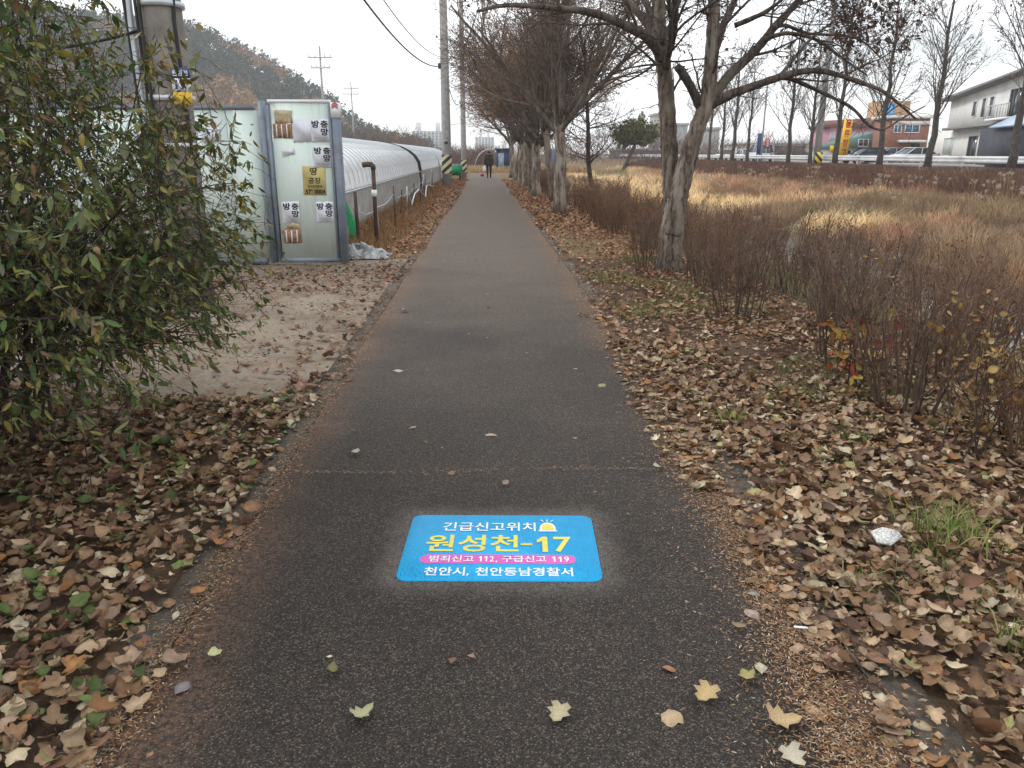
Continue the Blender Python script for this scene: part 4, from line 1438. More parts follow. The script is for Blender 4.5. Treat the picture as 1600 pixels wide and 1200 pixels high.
    east = [s for s in fine if s[0][0][0] > 1.6 and s[0][0][2] > 2.75 and s[2] >= 2] or fine
    leaf_bits(lb, [s for s in fine if s[0][0][2] > 2.6], rng, 900, 0.05, pal, leaf_shape('low', .8, .5, False))
    leaf_bits(lb, east, rng, 1100, 0.055, pal, leaf_shape('low', .8, .5, False))
    lb.build('withered_leaves', M['litter'], root)['kind'] = 'stuff'


build_main_tree()


def vase_tree(name, label, seed, h_trunk, r, limbs, spread, Llimb, trunk_mat, leaves, pal, group=None, lean=(0, 0), dens=1.0, minr=0.005):
    rng = np.random.default_rng(seed)
    root = thing(name, label, 'tree', (0, 0, 0), group=group)
    n = 7
    pts = [np.array([lean[0] * (i / n) ** 1.5, lean[1] * (i / n), h_trunk * i / n]) + np.append(rng.normal(0, .015, 2), 0) for i in range(n + 1)]
    pts[0][2] = -0.06
    rad = np.linspace(r * 1.1, r * 0.85, n + 1); rad[0] *= 1.3
    MB().tube(pts, rad, 14, rough=0.05, rng=rng).build('trunk', M[trunk_mat], root, smooth=True)
    shoots = []
    top = pts[-1]
    spec = [(9 * dens, Llimb * .5, .62, 6, .09, .03, .22, .5), (7 * dens, Llimb * .27, .62, 4, .12, .03, .2, .55), (4 * dens, Llimb * .14, .6, 3, .13, .03, .2, .6)]
    for k in range(limbs):
        a = 2 * math.pi * (k + rng.random() * .6) / limbs
        el = rng.uniform(spread[0], spread[1])
        d = np.array([math.cos(a) * math.sin(el), math.sin(a) * math.sin(el), math.cos(el)])
        p = pts[-1] - np.array([0, 0, rng.random() * h_trunk * .22])
        o2 = []
        q = branch(rng, p, d, Llimb * rng.uniform(.8, 1.15), r * rng.uniform(.38, .6), 8, .06, .035, o2, 0, .25)
        MB().tube(q[0], q[1], 8, rough=.04, rng=rng).build('limb', M['bark_mid'], root, smooth=True)
        ramify(rng, q[0], q[1], shoots, 0, spec)
    twig_mesh(MB(), shoots, rng, (.15, .112, .092), 3, minr).build('twigs', M['twig'], root)['kind'] = 'stuff'
    if leaves:
        lb = MB()
        leaf_bits(lb, [s for s in shoots if s[2] >= 1], rng, leaves, 0.07, pal, leaf_shape('low', .6, .5, False), .03)
        lb.build('withered_leaves', M['litter'], root)['kind'] = 'stuff'
    return root


BROWN = [(0.24, 0.15, 0.095), (0.18, 0.115, 0.08), (0.28, 0.16, 0.085)]
ORANGE = [(0.46, 0.22, 0.06), (0.40, 0.19, 0.06), (0.28, 0.16, 0.07)]


def build_row_trees():
    g = 'bare trees in a row on the right side of the path'
    a = vase_tree('row_tree', 'nearest tree of the row, thick pale split trunk', 31, 2.5, 0.165, 11, (.12, .85), 4.0, 'bark_pale', 2600, BROWN, g, (-0.05, 0), 1.0)
    a.location = (2.02, 20.9, 0)
    b = vase_tree('row_tree', 'second tree of the row with a dark crooked trunk leaning left', 32, 2.3, 0.13, 10, (.15, .95), 3.9, 'bark', 2600, BROWN, g, (-0.35, 0), 1.0)
    b.location = (2.35, 26.5, 0)
    c = vase_tree('row_tree', 'tree of the row whose low crown keeps orange leaves over the path', 33, 2.2, 0.16, 11, (.2, 1.15), 3.6, 'bark_pale', 7500, ORANGE, g, (0, 0), 1.05)
    c.location = (1.95, 29.5, 0)
    dup(a, (2.0, 37.5, 0), 2.1, .98, 'fifth tree of the row, pale trunk past the orange-leaved one')
    dup(b, (2.05, 33.5, 0), 1.2, 1.0, 'fourth tree of the row, first beyond the orange-leaved one')
    dup(a, (2.0, 42.0, 0), 4.0, .95, 'sixth tree of the row, counted from the camera')
    dup(b, (1.9, 47.0, 0), 3.0, 1.0, 'last but one tree of the row, before the walker')
    dup(a, (1.9, 53.0, 0), 0.6, 1.0, 'last tree of the row, level with the walker')
    # slim dark tree set back from the row
    rng = np.random.default_rng(40)
    B = np.array([3.02, 22.0, 0.0])
    root = thing('slim_tree', 'slim dark leafless tree with wide level branches between row and forked tree', 'tree', B)
    px = [(929, 332), (928, 305), (923, 285), (919, 250), (919, 200), (917, 150), (915, 110), (914, 85), (913, 60)]
    pts = np.array([sight(x, y, 22.0) for x, y in px]) - B
    pts[0][2] = -0.05
    rad = np.linspace(.085, .02, len(pts))
    MB().tube(pts, rad, 10, rough=.04, rng=rng).build('trunk', M['bark_dark'], root, smooth=True)
    shoots = []
    for k in range(34):
        t = rng.uniform(.30, 1) * (len(pts) - 1); i = min(int(t), len(pts) - 2); p = pts[i] * (1 - t + i) + pts[i + 1] * (t - i)
        a = rng.uniform(0, 6.28); el = rng.uniform(.9, 1.45)
        d = np.array([math.cos(a) * math.sin(el), math.sin(a) * math.sin(el), math.cos(el)])
        q = branch(rng, p, d, rng.uniform(1.0, 2.2) * (1.2 - p[2] / 6), .02, 7, .1, .015, shoots, 0, .3)
        ramify(rng, q[0], q[1], shoots, 0, [(8, .6, .8, 4, .14, 0, .15, .5), (5, .3, .8, 3, .15, 0, .2, .6)])
    twig_mesh(MB(), shoots, rng, TW, 3, .004).build('twigs', M['twig'], root)['kind'] = 'stuff'
    s = sight(934, 296, 21.8)
    o = MB().tube([(s[0], 21.8, 0), (s[0], 21.8, .35), (s[0] - .02, 21.8, s[2] + .05), (s[0] + .03, 21.8, s[2] + .16)], [.07, .06, .075, .05], 8, rough=.12, rng=rng).build('tree_stump', M['bark_dark'])
    tag(o, 'short black broken stump beside the slim dark tree', 'stump')


build_row_trees()


# ------------------------------------------------------------------ leafy bush on the left
def build_bush():
    rng = np.random.default_rng(51)
    base = np.array([-3.0, 4.3, 0.0])
    root = thing('leafy_bush', 'big green and yellowing leafy bush overhanging the left verge', 'bush', base)
    shoots = []; leafy = []
    fine_spec = [(9, .62, .75, 5, .13, -.05, .18, .55), (6, .36, .7, 4, .14, -.09, .15, .6)]

    def stem(p, d, L, r, up, n=10):
        o2 = []
        q = branch(rng, p, d, L, r, n, .07, up, o2, 0, .25)
        shoots.extend(o2)
        sub = []
        ramify(rng, q[0], q[1], sub, 0, fine_spec)
        shoots.extend(sub); leafy.extend(sub)
        leafy.append((np.array(q[0][n // 2:]), q[1][n // 2:], 0))
    # main stems: fountain out of a wide stool, arching over to every side
    for k in range(84):
        a = rng.uniform(0, 2 * math.pi)
        rad = rng.random() ** .5
        p = np.array([rad * .85 * math.cos(a) - .15, rad * .8 * math.sin(a), 0])
        tilt = rng.uniform(.1, .85)
        d = np.array([math.cos(a) * math.sin(tilt), math.sin(a) * math.sin(tilt), math.cos(tilt)])
        stem(p, d, rng.uniform(1.7, 2.75), rng.uniform(.008, .016), -.05 * rng.uniform(.6, 1.8))
    # stems arching towards the path
    for k in range(44):
        p = np.array([rng.uniform(-.1, .8), rng.uniform(-1.0, .5), 0])
        d = np.array([rng.uniform(.15, .6), rng.uniform(-.35, .15), 1.0])
        stem(p, d, rng.uniform(1.9, 2.8), .011, -.075 * rng.uniform(.7, 1.5))
    # stems on the near side, bending down towards the viewer
    for k in range(24):
        p = np.array([rng.uniform(-1.2, .35), rng.uniform(-1.5, -.4), 0])
        d = np.array([rng.uniform(-.1, .5), rng.uniform(-.75, -.1), 1.0])
        stem(p, d, rng.uniform(1.3, 2.2), .011, -.11 * rng.uniform(.7, 1.5))
    for k in range(3):
        p = np.array([rng.uniform(.5, 1.0), rng.uniform(-2.3, -1.7), 0])
        d = np.array([rng.uniform(.35, .6), rng.uniform(-.45, -.2), .85])
        stem(p, d, rng.uniform(1.0, 1.35), .009, -.15)
    # tall thin shoots standing above the crown
    for k in range(16):
        p = np.array([rng.uniform(-1.4, .9), rng.uniform(-.8, .5), 1.1])
        d = np.array([rng.uniform(-.25, .35), rng.uniform(-.3, .1), 1.0])
        stem(p, d, rng.uniform(1.2, 1.9), .008, -.03)
    def inside(s):
        w = s[0] + base
        if s[0][:, 2].min() < -0.3: return False
        e = ((w[:, 0] + 3.0) / 1.82) ** 2 + ((w[:, 1] - 4.2) / 1.9) ** 2 + ((w[:, 2] - .8) / 2.35) ** 2
        if np.any((w[:, 1] < 2.3) & (w[:, 2] < .52)): return False
        near_ = (w[:, 1] < 2.9) & (w[:, 0] < -.35 - .30 * w[:, 1])
        tol = rng.uniform(.85, 1.12)
        return bool(np.all((e < tol) | (near_ & (e < 5))))
    shoots[:] = [s for s in shoots if inside(s)]; leafy[:] = [s for s in leafy if inside(s)]
    for s in shoots:
        s[0][:, 2] = np.maximum(s[0][:, 2], 0.01)
    big = [s for s in shoots if s[2] == 0 and s[1][0] > .0075]
    small = [s for s in shoots if not (s[2] == 0 and s[1][0] > .0075)]
    twig_mesh(MB(), big, rng, (0.075, 0.058, 0.045), 5, .004).build('stems', M['twig'], root)['kind'] = 'stuff'
    twig_mesh(MB(), small, rng, (0.07, 0.052, 0.042), 3, .0018).build('twigs', M['twig'], root)['kind'] = 'stuff'
    # leaves along the shoots, hanging
    n = 33000
    wts = np.array([len(s[0]) + 0.0 for s in leafy]); wts /= wts.sum()
    idx = rng.choice(len(leafy), n, p=wts)
    P = np.zeros((n, 3)); A = np.zeros((n, 3))
    for q, i in enumerate(idx):
        pts = leafy[i][0]; m = len(pts) - 1
        t = rng.uniform(.2, 1) * m; a = min(int(t), m - 1); fr = t - a
        P[q] = pts[a] * (1 - fr) + pts[a + 1] * fr; A[q] = pts[a + 1] - pts[a]
    ok = P[:, 2] > 0.06
    P = P[ok]; A = A[ok]; n = len(P)
    yaw = np.arctan2(-A[:, 0], A[:, 1]) + rng.choice([-1, 1], n) * rng.uniform(.3, 1.0, n)
    pitch = np.clip(rng.normal(-.65, .45, n), -1.5, .7)
    Rm = rot_mats(yaw, pitch, rng.normal(0, .55, n))
    size = np.clip(rng.normal(.054, .013, n), .028, .085)
    pal = np.array([(0.045, 0.082, 0.020), (0.068, 0.115, 0.028), (0.11, 0.14, 0.042), (0.18, 0.175, 0.045), (0.27, 0.22, 0.05), (0.18, 0.11, 0.05), (0.14, 0.15, 0.075)])
    wv = np.array([14, 20, 20, 20, 8, 9, 10.0]); wv /= wv.sum()
    C = pal[rng.choice(len(pal), n, p=wv)] * rng.uniform(.7, 1.35, (n, 1))
    yel = vnoise(P[:, 0] * 1.0 + P[:, 2], P[:, 1], 1.6, 77) > 0.66
    C = np.where((yel & (rng.random(n) < .5))[:, None], np.array([(0.15, 0.125, 0.03)]) * rng.uniform(.6, 1.3, (n, 1)), C)
    shapes = [leaf_shape('lance', .35, .5, False), leaf_shape('lance', -.2, -.4, False), leaf_shape('oval', .4, .5, False)]
    for s in shapes:
        s[0][:, 1] += 0.42
    shapes[2][0][:, 0] *= .72
    sid = rng.choice(3, n, p=[.45, .35, .20])
    D = np.linalg.norm(P + base - np.array([0, 0, CAM_H]), axis=1)
    W = P + base
    infr = (W[:, 1] > .9) & (W[:, 0] > -0.68 * W[:, 1] - .05)
    score = np.where(infr, size / D, 0)
    solo = np.argsort(-score)[:300]
    mask = np.ones(n, bool); mask[solo] = False
    mb = MB()
    for k, s in enumerate(shapes):
        i = np.where(mask & (sid == k))[0]
        scatter(mb, s, P[i], size[i], Rm[i], C[i])
    mb.build('foliage', M['green_leaf'], root)['kind'] = 'stuff'
    mm = []
    for V, F in shapes:
        o = MB().add(V, F, np.repeat(vein(len(V))[:, None], 3, 1)).build('leaf', M['green_one']); mm.append(o.data); bpy.data.objects.remove(o)
    for i in solo:
        o = link('leaf', mm[sid[i]], root)
        o.matrix_local = Matrix.LocRotScale(Vector(P[i]), Matrix(Rm[i].tolist()), Vector((size[i],) * 3))
        o.color = tuple(C[i]) + (1,)


build_bush()


# ------------------------------------------------------------------ leafless shrubs of the hedge on the right
def shrub_proto(seed, h, w, stems, col, leaves=0, pal=None, lsize=.03, detail=1.0):
    rng = np.random.default_rng(seed)
    root = thing('hedge_shrub', 'x', 'shrub')
    shoots = []
    for k in range(stems):
        a = rng.uniform(0, 6.28); rr = rng.random() ** .5 * w * .32
        p = np.array([rr * math.cos(a), rr * math.sin(a), -.03])
        tl = rng.uniform(.02, .38)
        d = np.array([math.cos(a) * math.sin(tl), math.sin(a) * math.sin(tl), math.cos(tl)])
        q = branch(rng, p, d, h * rng.uniform(.7, 1.1), rng.uniform(.007, .013), 7, .05, .01, shoots, 0, .35)
        ramify(rng, q[0], q[1], shoots, 0, [(7 * detail, h * .34, .5, 4, .10, .05, .25, .6), (4 * detail, h * .17, .55, 3, .12, .04, .2, .65)])
    twig_mesh(MB(), [s for s in shoots if s[2] == 0 and s[1][0] > .0045], rng, np.array(col) * .62, 4, .0052).build('stems', M['twig'], root)['kind'] = 'stuff'
    twig_mesh(MB(), [s for s in shoots if not (s[2] == 0 and s[1][0] > .0045)], rng, col, 3, .0022).build('twigs', M['twig'], root)['kind'] = 'stuff'
    if leaves:
        lb = MB()
        leaf_bits(lb, shoots, rng, leaves, lsize, pal, leaf_shape('low', .5, .5, False), .012)
        lb.build('withered_leaves', M['litter'], root)['kind'] = 'stuff'
    return root


def build_shrubs():
    rng = np.random.default_rng(61)
    c1 = (0.165, 0.108, 0.078); c2 = (0.21, 0.122, 0.076)
    red = [(0.16, 0.075, 0.05), (0.12, 0.06, 0.042), (0.20, 0.11, 0.06)]
    protos = [shrub_proto(1, 1.0, .9, 19, c1, 160, red), shrub_proto(2, 1.05, .8, 17, c1, 110, red), shrub_proto(3, .95, 1.0, 20, c2, 320, red), shrub_proto(4, 1.0, .9, 24, c2, 700, red, .035)]
    near = [(2.45, 7.3, 'bare many-stemmed shrub nearest right of the forked tree', 0, 1.0), (2.62, 5.55, 'bare upright shrub left of the red and orange sapling', 1, .98),
            (2.62, 4.45, 'tall dark bundle of bare stems nearest the camera on the right', 0, 1.02), (3.35, 5.1, 'bare shrub behind the tall dark stem bundle', 2, 1.05),
            (3.15, 6.5, 'bare shrub behind the gap between the two nearest hedge clumps', 1, 1.0), (2.95, 8.6, 'bare shrub just right of the forked trunk foot', 2, 1.0),
            (3.5, 4.25, 'bare shrub at the far right edge by the water', 1, .95), (4.0, 5.9, 'bare shrub on the bank slope above the water', 2, 1.0),
            (2.85, 3.6, 'low bare shrub at the right picture edge behind the grass tuft', 2, .72), (3.75, 7.6, 'bare shrub on the bank behind the nearest shrub', 0, 1.0)]
    used = [False] * 4
    def put(x, y, k, sc_, lab, grp):
        z = float(ground_z(x, y)); rz = rng.uniform(0, 6.28)
        if not used[k]:
            o = protos[k]; used[k] = True
            o.location = (x, y, z); o.rotation_euler = (0, 0, rz); o.scale = (sc_,) * 3
            o['label'] = lab; o['group'] = grp
        else:
            dup(protos[k], (x, y, z), rz, sc_, lab, grp)
    for x, y, lab, k, s in near:
        put(x, y, k, s * .82, lab, 'bare shrubs of the bank hedge')
    cnt = {}
    ORD = ['very', 'second', 'third', 'fourth', 'fifth', 'sixth', 'seventh', 'eighth', 'ninth', 'tenth'] + [w_ + 'th' for w_ in ('eleven', 'twelf', 'thirteen', 'fourteen', 'fifteen', 'sixteen', 'seventeen', 'eighteen', 'nineteen', 'twentie')] + ['twenty-' + w_ for w_ in ('first', 'second', 'third', 'fourth', 'fifth', 'sixth', 'seventh', 'eighth', 'ninth')] + ['thirtieth'] * 9
    y = 9.3
    while y < 50:
        for j in range(2 if y < 22 else 1):
            x = 2.75 + rng.normal(0, .2) + .75 * j
            if math.hypot(x - 2.55, y - 10.4) < .45 or rng.random() < .14: continue
            w = 'before' if y < 10.4 else ('between forked and slim trees' if y < 21 else 'along the row of trees')
            lab = 'reddish brown bare hedge shrub ' + ('close to the forked tree' if y < 11 else ('between forked tree and slim tree' if y < 22 else 'behind the row of trees'))
            if j: lab = lab.replace('reddish brown bare', 'back-row reddish brown bare')
            cnt[lab] = cnt.get(lab, 0) + 1
            lab = ORD[cnt[lab] - 1] + ' nearest ' + lab
            put(x, y + rng.normal(0, .15), 3 if y > 12 and rng.random() < .7 else int(rng.integers(0, 3)), rng.uniform(.58, .92), lab, 'bare shrubs of the bank hedge')
        y += .72 if y < 22 else 1.1
    for k, (x, y) in enumerate(((4.3, 4.6), (4.7, 5.6), (4.2, 6.8), (4.9, 7.4), (4.4, 8.6), (5.2, 9.2), (4.1, 9.9), (5.0, 10.8), (4.2, 11.6), (5.3, 12.6))):
        put(x, y, k % 3, rng.uniform(.85, 1.05), ORD[k] + ' nearest bare shrub low on the stream bank behind the hedge', 'bare shrubs of the bank hedge')
    # coloured saplings
    def sapling(name, label, loc, seed, h, stems, leaves, pal, size, kind='oval'):
        r2 = np.random.default_rng(seed)
        root = thing(name, label, 'sapling', loc)
        sh = []
        for k in range(stems):
            d = np.array([r2.normal(0, .25), r2.normal(0, .25), 1])
            q = branch(r2, (r2.normal(0, .06), r2.normal(0, .06), -.02), d, h * r2.uniform(.7, 1.05), .006, 7, .07, 0, sh, 0, .4)
            ramify(r2, q[0], q[1], sh, 0, [(7, .25, .8, 4, .12, 0, .2, .6)])
        twig_mesh(MB(), sh, r2, (.07, .05, .04), 4, .0025).build('stems', M['twig'], root)['kind'] = 'stuff'
        lb = MB(); leaf_bits(lb, sh, r2, leaves, size, pal, leaf_shape(kind, .3, .4, False), .02, .5)
        lb.build('foliage', M['green_leaf'], root)['kind'] = 'stuff'
    warm = [(0.34, 0.19, 0.03), (0.30, 0.10, 0.035), (0.28, 0.045, 0.03), (0.36, 0.26, 0.06), (.26, .13, .03)]
    och = [(0.28, 0.17, 0.05), (0.22, 0.11, 0.04), (0.30, 0.2, 0.07), (0.18, 0.08, 0.035), (.22, .15, .06)]
    p = spot(1330, 610)
    sapling('red_sapling', 'small sapling with red, orange and yellow leaves among bare stems', (p[0], p[1], 0), 5, .62, 5, 90, warm, .085, 'oval')
    p = spot(1510, 720)
    sapling('ochre_sapling', 'ochre-leaved sapling at the right edge beside the dark stems', (p[0], p[1], 0), 6, .85, 8, 230, och, .042, 'oval')
    sapling('ochre_sapling', 'sparse brown-leaved sapling at the right picture edge', (p[0] + .35, p[1] + .3, 0), 7, .8, 8, 190, och, .038, 'oval')
    sapling('ochre_sapling', 'low yellowish sapling behind the red and orange one', (3.2, 5.9, .0), 8, .8, 6, 120, och, .05, 'oval')


build_shrubs()


# ------------------------------------------------------------------ grass
def blades(mb, P, h, w, lean, C, rng, segs=2):
    n = len(P)
    a = rng.uniform(0, 6.28, n); L = rng.normal(0, 1, (n, 2)) * lean[:, None]
    sx_ = np.cos(a) * w; sy = np.sin(a) * w
    Z = np.zeros(n)
    base1 = P + np.stack([-sx_, -sy, Z], 1); base2 = P + np.stack([sx_, sy, Z], 1)
    off = np.stack([L[:, 0] * h, L[:, 1] * h, Z], 1)
    mid = P + off * .35 + np.stack([Z, Z, h * .6], 1)
    m1 = mid + np.stack([-sx_ * .8, -sy * .8, Z], 1); m2 = mid + np.stack([sx_ * .8, sy * .8, Z], 1)
    tip = P + off + np.stack([Z, Z, h * (1 - .25 * np.minimum(1, lean))], 1)
    V = np.stack([base1, base2, m2, m1, tip], 1).reshape(-1, 3)
    o = (np.arange(n) * 5 + mb.n)[:, None]
    mb.v.append(V.astype(np.float32)); mb.c.append(np.repeat(C.astype(np.float32), 5, 0)); mb.n += 5 * n
    mb.f.setdefault(4, []).append(o + np.array([[0, 1, 2, 3]])); mb.f.setdefault(3, []).append(o + np.array([[3, 2, 4]]))


def build_grass():
    rng = np.random.default_rng(71)
    mb = MB()
    # reeds and dead grass on the stream bed and far bank; denser where nearer
    for y0, y1, dens, ws in ((7, 20, 230, .008), (20, 34, 170, .014), (34, 55, 80, .022), (55, 105, 30, .038)):
        n = int((23.2 - 3.6) * (y1 - y0) * dens)
        x = rng.uniform(3.6, 23.2, n); y = rng.uniform(y0, y1, n)
        z = ground_z(x, y)
        water = (z < -1.28)
        keep = ~water & (x < 0.76 * y + 1.5)
        keep &= rng.random(n) < np.where(x < 6.0, .35, 1.0)
        x, y, z = x[keep], y[keep], z[keep]; n = len(x)
        patch = vnoise(x, y * .6, .16, 31); patch2 = vnoise(x, y * .7, .22, 32); cl = vnoise(x, y, 1.1, 33)
        gold = np.array([(0.72, 0.55, 0.32)]); green = np.array([(0.25, 0.25, 0.12)]); red = np.array([(0.42, 0.25, 0.155)]); straw = np.array([(0.60, 0.43, 0.25)]); drab = np.array([(0.30, 0.21, 0.13)])
        C = np.repeat(straw, n, 0)
        C = np.where((patch > .62)[:, None], red, C)
        C = np.where((patch < .36)[:, None], green, C)
        C = np.where((patch2 > .64)[:, None], drab, C)
        C = np.where(((y > 26) & (x < 13.5) & (patch2 < .7))[:, None], gold, C)
        C = np.where((x > 19.0)[:, None], np.array([(0.30, 0.17, 0.11)]), C)
        C = C * rng.uniform(.6, 1.35, (n, 1)) * (0.55 + .9 * cl[:, None]) * (0.7 + .6 * vnoise(x, y, 3.1, 36)[:, None])
        h = (.22 + .70 * cl) * rng.uniform(.6, 1.2, n)
        h = np.where(x > 18, h * .75, h); h = np.where(x < 6.5, h * .7, h)
        blades(mb, np.stack([x, y, z - .03], 1), h, np.full(n, ws) * rng.uniform(.6, 1.2, n), np.full(n, .32), C, rng)
    tag(mb.build('bank_grass', M['grass']), 'golden, russet and green dead grass covering the stream banks', 'grass', kind='stuff')
    # dry grass by the greenhouse foot
    mb = MB()
    n = 9000
    x = rng.uniform(-2.75, -1.5, n); y = 12.6 + 24 * rng.random(n) ** 1.4
    k = rng.random(n) < np.clip(1.1 - (x + 2.6) * .9, .05, 1); x, y = x[k], y[k]; n = len(x)
    C = np.array([(.30, .17, .075)]) * rng.uniform(.5, 1.3, (n, 1))
    blades(mb, np.stack([x, y, np.zeros(n) - .01], 1), rng.uniform(.12, .38, n), np.full(n, .006), np.full(n, .45), C, rng)
    tag(mb.build('verge_grass', M['grass']), 'rusty dry grass growing at the foot of the greenhouses', 'grass', kind='stuff')
    # green grass thin in the right verge
    mb = MB()
    n = 12000
    x = rng.uniform(1.3, 2.9, n); y = 2.3 + 11 * rng.random(n)
    g = vnoise(x, y, 1.3, 44)
    k = (g > .54) & (y > 4.6) | (g > .76); x, y = x[k], y[k]; n = len(x)
    C = np.array([(.12, .16, .045)]) * rng.uniform(.6, 1.5, (n, 1)); C = np.where(rng.random((n, 1)) < .35, np.array([(.26, .22, .11)]), C)
    blades(mb, np.stack([x, y, ground_z(x, y)], 1), rng.uniform(.04, .11, n), np.full(n, .003), np.full(n, .6), C, rng)
    tag(mb.build('verge_grass', M['grass']), 'thin green grass showing through leaves near the forked tree', 'grass', kind='stuff')
    # tufts one can pick out
    for px, py, nb, hh, sp, lab in ((1485, 845, 190, .15, .13, 'bright green grass tuft beside the white tile'), (1455, 880, 60, .07, .08, 'small yellowish grass tuft below the white tile'),
                                    (1140, 660, 70, .08, .07, 'green grass tuft at the path edge beyond the crack'), (1590, 1020, 40, .12, .08, 'green blades at the lower right picture edge'),
                                    (1330, 690, 60, .07, .10, 'yellow-green grass tuft in front of the bare stems'), (1300, 720, 50, .06, .08, 'sparse tuft between leaves left of the tall tuft')):
        p = spot(px, py); mb = MB()
        P = np.stack([rng.normal(0, sp * .6, nb), rng.normal(0, sp * .6, nb), np.full(nb, .01)], 1) + np.array([p[0], p[1], 0])
        C = np.array([(.15, .21, .05)]) * rng.uniform(.6, 1.5, (nb, 1)); C = np.where(rng.random((nb, 1)) < .25, np.array([(.36, .34, .14)]), C)
        blades(mb, P, rng.uniform(.6, 1.25, nb) * hh, np.full(nb, .0028), np.full(nb, .5), C, rng)
        o = mb.build('grass_tuft', M['grass'], None, (p[0], p[1], 0)); o.location = (p[0], p[1], 0)
        tag(o, lab, 'grass tuft', 'green grass tufts on the right verge', 'stuff')
    # silver grass clumps with pale plumes
    def silver(seed):
        r2 = np.random.default_rng(seed)
        root = thing('silver_grass', 'x', 'grass clump')
        m2 = MB(); nb = 90
        blades(m2, np.stack([r2.normal(0, .12, nb), r2.normal(0, .12, nb), np.full(nb, -.03)], 1), r2.uniform(.5, 1.0, nb), np.full(nb, .008), np.full(nb, .4), np.array([(.36, .28, .15)]) * r2.uniform(.6, 1.3, (nb, 1)), r2)
        m2.build('blades', M['grass'], root)['kind'] = 'stuff'
        for k in range(6):
            p = np.array([r2.normal(0, .10), r2.normal(0, .10), 0]); d = np.array([r2.normal(0, .18), r2.normal(0, .18), 1.0])
            q = [p + d * t for t in np.linspace(0, r2.uniform(.95, 1.25), 5)]
            st = MB().tube(q, .006, 4, col=(.34, .26, .14)).build('stalk', M['grass'], root)
            pm = MB(); end = q[-1]; dirx = r2.choice([-1, 1]) * .5; nb = 40
            t = r2.random(nb)
            c = end[None] + np.stack([dirx * .16 * t ** 1.5 + .0 * t, np.zeros(nb), .2 * t - .14 * t ** 2], 1)
            blades(pm, c, r2.uniform(.06, .13, nb), np.full(nb, .006), np.full(nb, .55), np.array([(.52, .45, .35)]) * r2.uniform(.8, 1.15, (nb, 1)), r2)
            pm.build('plume', M['grass'], root)['kind'] = 'stuff'
        return root
    protos = [silver(1), silver(2), silver(3)]
    pts = []
    for px, py, d in ((1180, 335, 24), (1122, 330, 24), (1390, 400, 16), (1235, 360, 20), (1150, 345, 22)):
        q = sight(px, py, d); pts.append((q[0], d))
    for k in range(46):
        d = rng.uniform(22, 60); x = rng.uniform(12.5, 18.5)
        if x < .72 * d: pts.append((x, d))
    for i, (x, y) in enumerate(pts):
        z = float(ground_z(x, y)); lab = 'silver grass clump with pale plumes low beside the stream' if i < 5 else 'silver grass clump with pale plumes on the far bank'
        if i < 3:
            o = protos[i]; o.location = (x, y, z); o['label'] = lab; o['group'] = 'silver grass clumps by the stream'
        else:
            dup(protos[i % 3], (x, y, z), rng.uniform(0, 6.28), rng.uniform(.7, 1.05), lab, 'silver grass clumps by the stream')


build_grass()


def build_water():
    m, t, b = newmat('stream_water')
    b.inputs['Base Color'].default_value = (0.03, 0.035, 0.035, 1)
    b.inputs['Roughness'].default_value = 0.06
    b.inputs['Specular IOR Level'].default_value = 0.6
    tcn = t.nodes.new('ShaderNodeTexCoord')
    bump(t, b, noise(t, tcn.outputs['Object'], 6, 4), 0.25, 0.03)
    V = [(6.3, -20, -1.30), (12.4, -20, -1.30), (12.4, 60, -1.30), (6.3, 60, -1.30)]
    tag(MB().add(V, np.array([[0, 1, 2, 3]])).build('stream_water', m), kind='structure')


build_water()


